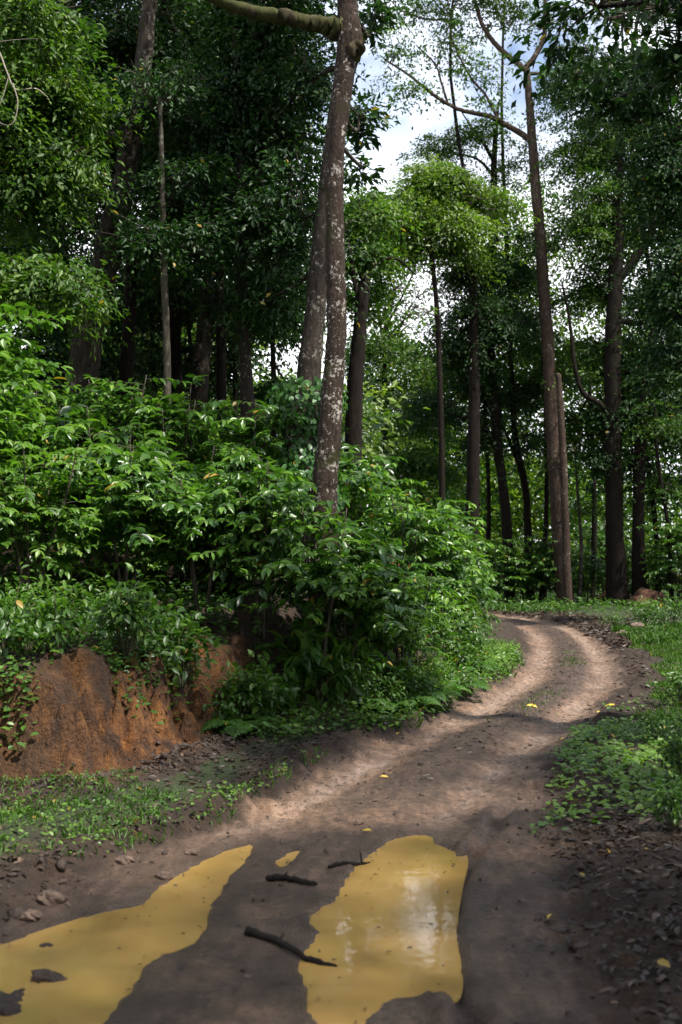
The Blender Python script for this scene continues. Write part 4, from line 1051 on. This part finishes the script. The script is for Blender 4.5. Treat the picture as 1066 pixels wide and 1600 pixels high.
# ivy on the grey tree
def ivy():
    rng = np.random.default_rng(500)
    b = Bunch(); n = 2600
    f = rng.uniform(0, 1, n); py = 800 - 205 * f; px = 465 + (482 - 465) * f
    C = np.array([at(a, c, 18.5) for a, c in zip(px, py)])
    th = rng.uniform(0, 2 * math.pi, n); rad = (.42 + .14 * np.sin(f * 9) - .12 * f) * rng.uniform(.85, 1.45, n)
    o = np.stack([np.cos(th), np.sin(th), np.zeros(n)], 1)
    P = C + o * rad[:, None]
    b.leaves(P, nrm(o * .3 + rng.normal(size=(n, 3)) * .4 + np.array([0, 0, -.7])), nrm(o + np.array([0, 0, .4]) + rng.normal(size=(n, 3)) * .3),   .105 * rng.uniform(.7, 1.3, n), .085 * rng.uniform(.7, 1.3, n), np.clip(.45 + rng.normal(size=n) * .2, 0, 1))
    base = at(465, 800, 18.5)
    for k in range(8):
        a = k * .8; q = np.array([at(465 + 17 * t_, 810 - 205 * t_, 18.5) + np.array([math.cos(a + t_ * 2), math.sin(a + t_ * 2), 0]) * (.34 - .1 * t_) for t_ in np.linspace(0, 1, 10)])
        b.tube(q, np.linspace(.012, .005, 10), 4, 0, False)
    tag(link("ivy", b.mesh("ivy", T_MID, [M_VINE], M_TWIG, base, True), loc=base), "ivy thickly wrapped round the foot of the stout grey tree", "ivy")
ivy()
def rusty():
    rng = np.random.default_rng(501); base = at(606, 872, 15.0)
    b = Bunch()
    tip = np.array([.1, -.1, 0]); st = np.array([-.12, .35, .12])
    p = limb_curve(st, tip, rng, -.1, 6); b.tube(p, np.linspace(.006, .003, 6), 4, 0, True)
    n = 16
    P = tip + rng.normal(size=(n, 3)) * np.array([.09, .05, .05]); P[: n // 3] += np.array([-.16, 0, .03])
    b.leaves(P, nrm(rng.normal(size=(n, 3)) * .35 + np.array([0, -.1, -1.0])), nrm(rng.normal(size=(n, 3)) * .5 + np.array([0, -1.0, .3])), rng.uniform(.07, .12, n), rng.uniform(.022, .036, n), rng.uniform(.2, .9, n))
    tag(link("withered_sprig", b.mesh("withered_sprig", T_NEAR, [M_RUST], M_TWIG, smooth=True), loc=base), "withered sprig of orange-brown leaves hanging on the slope", "sprig")
rusty()
def dead_branches():
    # bare twigs dangling at the upper left
    rng = np.random.default_rng(502); base = at(-20, 60, 16)
    b = Bunch()
    for pl, r in (([(-40, 40), (-5, 75), (10, 110), (25, 140), (55, 138), (75, 152)], .016), ([(20, 130), (28, 160), (22, 190), (8, 195), (-10, 185)], .010), ([(15, 115), (5, 150), (-5, 175)], .008), ([(0, 65), (25, 62), (60, 60)], .006)):
        p = smooth_line([at(a, c, 16) for a, c in pl], 5); b.tube(p, np.linspace(r, r * .35, len(p)), 5, 0, True)
    tag(link("dead_branch", b.mesh("dead_branch", None, [], M_DEADWOOD, base, True), loc=base), "pale leafless branch caught in the canopy at upper left", "branch")
dead_branches()

# ------------------------------------------------------------------ ground cover, grass, leaf litter (nobody could count them)
def scatter(n, xr, yr, fn, rng):
    x = rng.uniform(*xr, n); y = rng.uniform(*yr, n)
    t = terrain(x, y)
    m = rng.uniform(0, 1, n) < fn(x, y, t)
    return x[m], y[m], {k: v[m] for k, v in t.items()}
def ground_cover():
    rng = np.random.default_rng(600); b = Bunch()
    def put(x, y, z, hmax, leaf, tone, spread=.05):
        n = len(x)
        P = np.stack([x, y, z + rng.uniform(.01, 1, n) ** 1.3 * hmax], 1) + rng.normal(size=(n, 3)) * spread * np.array([1, 1, .2])
        a = rng.uniform(0, 6.283, n)
        D = nrm(np.stack([np.cos(a), np.sin(a), rng.normal(size=n) * .25 - .05], 1))
        Nn = nrm(np.array([0, 0, 1.0]) + rng.normal(size=(n, 3)) * .3 + np.array([0, -.25, 0]))
        L = leaf * rng.uniform(.55, 1.35, n)
        b.leaves(P, D, Nn, L, L * .6, np.clip(tone + .5 * fbm(x * 1.5, y * 1.5, 2, 5) + rng.normal(size=n) * .15, 0, 1))
    # bank top and slope
    def f1(x, y, t): return (t['t'] > .45 - .25 * fbm(x * 2, y * 2, 2, 9)) * (t['clay'] < .35) * (1 - .6 * np.exp(-((x + .75) / .75) ** 4) * (t['t'] > -.2) * (t['t'] < 3.2)) * np.where(y < 24, .95, .5) * np.where((t['clayzone'] > .3) & (t['t'] > .9) & (t['t'] < 3), .6, 1)
    x, y, t = scatter(34000, (-6.0, 4.2), (8.0, 15.5), f1, rng); put(x, y, t['z'], .30 + .1 * (t['clayzone'] < .5), .085, .40)
    x, y, t = scatter(16000, (-7.5, 4.5), (15, 34), f1, rng); put(x, y, t['z'], .45, .12, .40)
    # trailing over the rim of the clay
    x, y, t = scatter(90000, (-4.5, -.8), (7.8, 12), lambda x, y, t: (t['clayzone'] > .3) * np.exp(-((t['t'] - .62 - .18 * fbm(x * 2, y * 2, 2, 27)) / .15) ** 2) * (fbm(x * 2.4, y * .6, 3, 29) > .02) * .55, rng)
    put(x, y, t['z'] - .05, .16, .06, .42, .04)
    # bank foot and inner edge of the bend
    def f2(x, y, t): return (t['t'] > -.55 + .4 * fbm(x * 2.3, y * 2.3, 3, 12)) * (t['t'] < .5) * (t['clayzone'] < .3) * (t['road'] < .3)
    x, y, t = scatter(46000, (-1.5, 4.2), (10.6, 24), f2, rng); put(x, y, t['z'], .15, .06, .66)
    # right verge
    def f3(x, y, t):
        u = t['side'] - 1.02 - .35 * fbm(x * 1.6, y * 1.6, 3, 15)
        return (t['off'] > 0) * (u > 0) * (y > 7.6 + .5 * np.sin(x * 3)) * np.clip((y - 7.2) / 1.2, .0, 1) * (fbm(x * 2.2, y * 2.2, 3, 19) > -.28) * np.where(y > 12.2, .07, 1)
    x, y, t = scatter(26000, (1.2, 6.5), (7.2, 14), f3, rng); put(x, y, t['z'], .08, .058, .78, .03)
    x, y, t = scatter(3500, (2.0, 5.0), (4.8, 9), lambda x, y, t: (t['side'] > 1.5) * (t['off'] > 0) * np.clip((t['side'] - 1.5) * 1.2, 0, 1), rng); put(x, y, t['z'], .14, .065, .45, .03)
    # left verge weeds
    def f4(x, y, t): return (t['off'] < 0) * (t['side'] > 1.1) * (sdf(x, y, GRASSPOLY) + .35 * fbm(x * 3, y * 3, 3, 22) < -.02)
    x, y, t = scatter(22000, (-5, .9), (5.8, 12.8), f4, rng); put(x, y, t['z'], .07, .034, .62, .02)
    # far side of the road and bend
    def f5(x, y, t): return (t['side'] > 1.9) * (t['off'] > 0) * (t['t'] < -1)
    x, y, t = scatter(9000, (2, 22), (40, 62), f5, rng); put(x, y, t['z'], .35, .16, .45)
    tag(link("ground_cover", b.mesh("ground_cover", T_MID, [M_SHRUB], smooth=True)), "low leafy ground cover on the bank and the verges", "ground cover", kind="stuff")
ground_cover()
def grass():
    rng = np.random.default_rng(610); b = Bunch()
    def put(x, y, z, h, w, tone):
        n = len(x); P = np.stack([x, y, z - .005], 1)
        a = rng.uniform(0, 6.283, n); lean = rng.uniform(.1, .9, n)
        D = nrm(np.stack([np.cos(a) * lean, np.sin(a) * lean, np.ones(n)], 1))
        Nn = nrm(np.stack([np.cos(a + .3), np.sin(a + .3), np.full(n, .2)], 1) * -1)
        L = h * rng.uniform(.5, 1.4, n)
        b.leaves(P, D, Nn, L, np.full(n, w) * rng.uniform(.7, 1.3, n), np.clip(tone + .4 * fbm(x * 1.2, y * 1.2, 2, 3) + rng.normal(size=n) * .16, 0, 1))
    def g1(x, y, t): return (t['off'] > 0) * (t['side'] > 1.75 + .5 * fbm(x * 1.2, y * 1.2, 3, 33)) * (y > 11.2) * .95
    x, y, t = scatter(52000, (2.9, 9.5), (11, 24), g1, rng); put(x, y, t['z'], .075, .009, .78)
    x, y, t = scatter(16000, (4.5, 13), (24, 31), g1, rng); put(x, y, t['z'], .14, .022, .50)
    def g2(x, y, t): return (t['off'] < 0) * (t['side'] > 1.06 + .1 * fbm(x * 4, y * 4, 2, 31)) * (sdf(x, y, GRASSPOLY) + .30 * fbm(x * 3, y * 3, 3, 35) < .04) * (fbm(x * 4, y * 4, 2, 39) > -.2)
    x, y, t = scatter(34000, (-5, .9), (5.8, 12.8), g2, rng); put(x, y, t['z'], .058, .007, .70)
    def g3(x, y, t): return (t['off'] < 0) * (t['side'] > 1.0 + .2 * fbm(x * 3, y * 3, 2, 36)) * (t['t'] < .35) * (x > -.2) * (fbm(x * 2, y * 2, 3, 37) > -.05)
    x, y, t = scatter(22000, (-.2, 4.2), (12, 22), g3, rng); put(x, y, t['z'], .10, .010, .62)
    def g4(x, y, t): return np.exp(-((t['off'] - .05) / .16) ** 2) * (fbm(x * 1.3, y * 1.3, 2, 38) > .12) * .9
    x, y, t = scatter(9000, (1.2, 5), (13, 24), g4, rng); put(x, y, t['z'], .06, .010, .5)
    def g5(x, y, t): return (t['side'] > 1.35) * (t['off'] > 0) * (t['side'] < 4.2)
    x, y, t = scatter(9000, (-2, 9), (42, 56), g5, rng); put(x, y, t['z'], .22, .035, .6)
    tag(link("grass", b.mesh("grass", T_FAR, [M_GRASS])), "short green grass along both verges of the track", "grass", kind="stuff")
grass()
def litter():
    rng = np.random.default_rng(620); b = Bunch()
    def put(x, y, z, leaf, lift=.006):
        n = len(x); P = np.stack([x, y, z + lift + rng.uniform(0, .012, n)], 1)
        a = rng.uniform(0, 6.283, n)
        D = nrm(np.stack([np.cos(a), np.sin(a), rng.normal(size=n) * .22], 1)); Nn = nrm(np.array([0, 0, 1.0]) + rng.normal(size=(n, 3)) * .38)
        L = leaf * rng.uniform(.5, 1.3, n)
        b.leaves(P, D, Nn, L, L * rng.uniform(.28, .52, n), np.clip(rng.beta(1.2, 2.8, n), 0, 1))
    dry = lambda t: t['water'] > .10
    x, y, t = scatter(9000, (.9, 4.2), (3.2, 8.4), lambda x, y, t: (t['off'] > 0) * ss(.92, 1.3, t['side'] + .25 * fbm(x * 2, y * 2, 3, 44)) * dry(t), rng); put(x, y, t['z'], .062)
    x, y, t = scatter(12000, (1.0, 7.5), (8.4, 40), lambda x, y, t: (t['off'] > 0) * ss(.82, 1.15, t['side']) * (1 - ss(1.6, 2.2, t['side'])), rng); put(x, y, t['z'], .085)
    x, y, t = scatter(22000, (3, 10), (24, 46), lambda x, y, t: (t['off'] > 0) * ss(.9, 1.1, t['side']) * (1 - ss(2.4, 3.4, t['side'])), rng); put(x, y, t['z'], .14)
    x, y, t = scatter(11000, (-5, 1.5), (5.6, 12.6), lambda x, y, t: (t['off'] < 0) * ss(1.0, 1.3, t['side']) * (t['t'] < .06) * (1 - .6 * (sdf(x, y, GRASSPOLY) < 0)), rng); put(x, y, t['z'], .062)
    x, y, t = scatter(3000, (-5, -.8), (8.5, 12), lambda x, y, t: np.exp(-((t['t'] + .1) / .16) ** 2), rng); put(x, y, t['z'], .07)
    # on the road: mostly the middle strip and the edges
    x, y, t = scatter(18000, (-1.8, 6.4), (4.2, 36), lambda x, y, t: t['road'] * (.12 + 1.4 * np.exp(-(t['off'] / .24) ** 2) * ss(8, 13, y) + .30 * ss(.75, 1, t['side'])) * dry(t) * (1 - .7 * np.clip(t['rut'], 0, 1)), rng); put(x, y, t['z'], .05)
    # scraps floating on the puddles
    x = rng.uniform(-2.4, 1.0, 900); y = rng.uniform(4.0, 7.4, 900); t = terrain(x, y); m = (t['water'] < -.02) & (rng.uniform(0, 1, 900) < np.exp(t['water'] * 9) + .10)
    put(x[m], y[m], np.full(m.sum(), -.015), .026, .001)
    tag(link("leaf_litter", b.mesh("leaf_litter", T_MID, [M_LITTER], smooth=False)), "brown fallen leaves lying along the track's edges", "leaf litter", kind="stuff")
litter()

def crumbs():
    import bmesh
    rng = np.random.default_rng(630)
    bm = bmesh.new(); bmesh.ops.create_icosphere(bm, subdivisions=1, radius=1.0)
    tv = np.array([v.co[:] for v in bm.verts]); tf = np.array([[v.index for v in f.verts] for f in bm.faces]); bm.free()
    Vs, Fs, n0 = [], [], 0
    for cnt, xr, yr, s, fn in ((7000, (-4.2, 4.0), (4.0, 13), .009, lambda x, y, t: np.exp(-((t['side'] - 1.12) / .18) ** 2) * (t['water'] > .03)),
                               (5000, (-2, 6), (4.0, 30), .008, lambda x, y, t: t['road'] * (t['water'] > .05) * (.10 + .5 * np.exp(-(t['off'] / .22) ** 2) * ss(7, 10, y)) * (1 - .8 * np.clip(t['rut'], 0, 1))),
                               (16000, (-5, -.6), (7.4, 11.5), .010, lambda x, y, t: (t['clayzone'] > .3) * np.exp(-((t['t'] + .06) / .14) ** 2))):
        x, y, t = scatter(cnt, xr, yr, fn, rng); k = len(x)
        sz = s * rng.lognormal(0, .55, (k, 1, 1)) * rng.uniform(.6, 1.3, (k, 1, 3))
        V = tv[None] * sz * (1 + rng.normal(size=(k, len(tv), 1)) * .22) + np.stack([x, y, t['z'] + .004], 1)[:, None]
        Vs.append(V.reshape(-1, 3)); Fs.append((tf[None] + (np.arange(k) * len(tv))[:, None, None]).reshape(-1, 3) + n0); n0 += k * len(tv)
    tag(link("mud_crumbs", npmesh("mud_crumbs", np.concatenate(Vs), [np.concatenate(Fs)], M_CLOD, smooth=False)), "crumbs of dark mud strewn along the track's shoulders", "mud crumbs", kind="stuff")
crumbs()

# ------------------------------------------------------------------ small things on the track
def stick(name, label, pl, r, side=None, seed=1):
    rng = np.random.default_rng(seed)
    P = [flat(*p) for p in pl]
    P3 = smooth_line([(p[0], p[1], max(gz(p[0], p[1]), -.035) + r * .9) for p in P], 7)
    zz = np.linspace(P3[0, 2], P3[-1, 2], len(P3)); P3[:, 2] = np.maximum(P3[:, 2], zz)
    base = P3[0].copy()
    b = Bunch(); n = len(P3)
    rr = r * (1 - .45 * np.linspace(0, 1, n)) * (1 + rng.normal(size=n) * .04)
    P3[1:-1] += rng.normal(size=(n - 2, 3)) * r * .14
    b.tube(P3[::-1], rr[::-1] * np.r_[.5, np.ones(n - 1)], 11, .12, True, rng)
    for f_, s_ in ((.3, 1), (.62, -1)):
        q = P3[int(n * f_)]; b.tube(limb_curve(q, q + np.array([s_ * r * 1.2, r * 2.4, r * 1.0]), rng, 0, 4), np.linspace(r * .45, r * .12, 4), 5, 0, True)
    if side:
        q = P3[int(n * side[0])]; tip = q + np.array(side[1]); b.tube(limb_curve(q, tip, rng, 0, 5), np.linspace(r * .5, r * .25, 5), 6, 0, True)
    tag(link(name, b.mesh(name, None, [], M_WETWOOD, base, True), loc=base), label, "stick", "wet sticks on the track")
stick("stick", "longest wet black stick, its thin end in the right puddle", [(386, 1465), (430, 1478), (460, 1492), (495, 1500), (527, 1505)], .020, seed=1)
stick("stick", "thick short black stick in the middle of the track", [(417, 1380), (445, 1380), (470, 1385), (496, 1388)], .021, seed=2)
stick("stick", "thin forked stick at the top edge of the right puddle", [(514, 1358), (535, 1352), (560, 1348), (581, 1343)], .013, (.75, (-.015, .01, .07)), seed=3)

def lump(name, label, cat, loc, size, m, seed, group=None, sub=4, rough=.35):
    import bmesh
    bm = bmesh.new(); bmesh.ops.create_icosphere(bm, subdivisions=sub, radius=1.0)
    v = np.array([q.co[:] for q in bm.verts])
    s = seed * 7.7
    d = 1 + rough * (fbm(v[:, 0] * 1.3 + s + v[:, 2], v[:, 1] * 1.3 - s + v[:, 2] * .7, 4, seed) + .5 * fbm(v[:, 0] * 4 + v[:, 2] * 3, v[:, 1] * 4 + s, 3, seed + 3))
    v = v * d[:, None] * np.array(size)
    for q, c in zip(bm.verts, v): q.co = c
    me = bpy.data.meshes.new(name); bm.to_mesh(me); bm.free()
    for p in me.polygons: p.use_smooth = True
    me.materials.append(m)
    o = link(name, me, loc=loc); return tag(o, label, cat, group)
def on(px, py, dz=0.0, z=None):
    p = flat(px, py); return (p[0], p[1], (gz(*p) if z is None else z) + dz)
lump("mud_clod", "dark mud clod standing out of the long left puddle", "mud clod", on(70, 1522, .0, -.04), (.075, .06, .045), M_CLOD, 1, "mud clods in the left puddle", rough=.9)
lump("mud_clod", "little mud clod behind the bigger one in the left puddle", "mud clod", on(74, 1472, .0, -.04), (.035, .03, .03), M_CLOD, 2, "mud clods in the left puddle", rough=.9)
lump("mud_clod", "flat dark clod near the upper shore of the left puddle", "mud clod", on(158, 1455, .0, -.04), (.05, .025, .018), M_CLOD, 3, "mud clods in the left puddle", rough=.9)
lump("mud_clod", "wide dark clod at the left edge of the left puddle", "mud clod", on(8, 1560, .0, -.04), (.10, .16, .05), M_CLOD, 4, "mud clods in the left puddle", rough=.9)
lump("earth_heap", "reddish earth heap left of the biggest trunk's foot", "earth heap", on(945, 952, .0), (.50, .5, .50), M_REDEARTH, 5, "red earth heaps by the far wood", rough=.6)
lump("earth_heap", "larger reddish earth heap right of the biggest trunk", "earth heap", on(1008, 956, .0), (.66, .6, .60), M_REDEARTH, 9, "red earth heaps by the far wood", rough=.6)
gR = "stones along the left edge of the track"
for k, (px, py, s, lab) in enumerate([(80, 1412, .065, "brown stone on the muddy shoulder above the left puddle"), (195, 1352, .05, "small stone on the left shoulder nearest the grass"), (50, 1440, .05, "small grey stone at the left puddle's upper shore"),
        (300, 1335, .04, "little stone beside the pointed end of the left puddle"), (255, 1370, .045, "dark stone halfway along the left shoulder"), (560, 1290, .03, "pebble in the track above the right puddle")]):
    lump("stone", lab, "stone", on(px, py, s * .2), (s, s * .8, s * .55), M_STONE, 20 + k, gR, rough=.6)
lump("stone", "pale stone at the edge of the grass below the earth heaps", "stone", on(998, 993, .05), (.22, .16, .12), M_STONE, 31, "stones by the grass verge", rough=.6)
lump("stone", "tawny stone next to the pale one below the earth heaps", "stone", on(975, 1000, .05), (.16, .14, .09), M_STONE, 32, "stones by the grass verge", rough=.6)
# yellow fallen leaves
ylab = ["yellow leaf lying farthest left of the pair on the middle strip", "yellow leaf lying right of its neighbour on the middle strip", "yellow leaf by the right wheel rut, left of two", "yellow leaf by the right wheel rut, right of two",
        "yellow leaf on the brown patch at the right verge", "tiny pale leaf at the right rut's edge", "yellow leaf in the middle of the left rut", "pale yellow leaf in the right puddle's muddy shoulder", "tan leaf on the mud above the right puddle", "yellow leaf at the left edge below the ferns"]
for k, (px, py, s) in enumerate([(821, 1122, .13), (831, 1108, .14), (938, 1120, .12), (954, 1115, .13), (940, 1147, .10), (881, 1155, .07), (601, 1217, .07), (860, 1437, .06), (573, 1304, .07), (622, 1150, .08)]):
    rng = np.random.default_rng(700 + k); b = Bunch(); a = rng.uniform(0, 6.28)
    b.leaves([(-s / 2 * math.cos(a), -s / 2 * math.sin(a), .012)], [(math.cos(a), math.sin(a), .1)], [(rng.normal() * .3, -.3, 1)], [s], [s * .5], [rng.uniform(.2, 1)])
    tag(link("fallen_leaf", b.mesh("fallen_leaf", T_NEAR, [M_YELLOW], smooth=True), loc=on(px, py, .006)), ylab[k], "leaf", "yellow leaves fallen on the track")
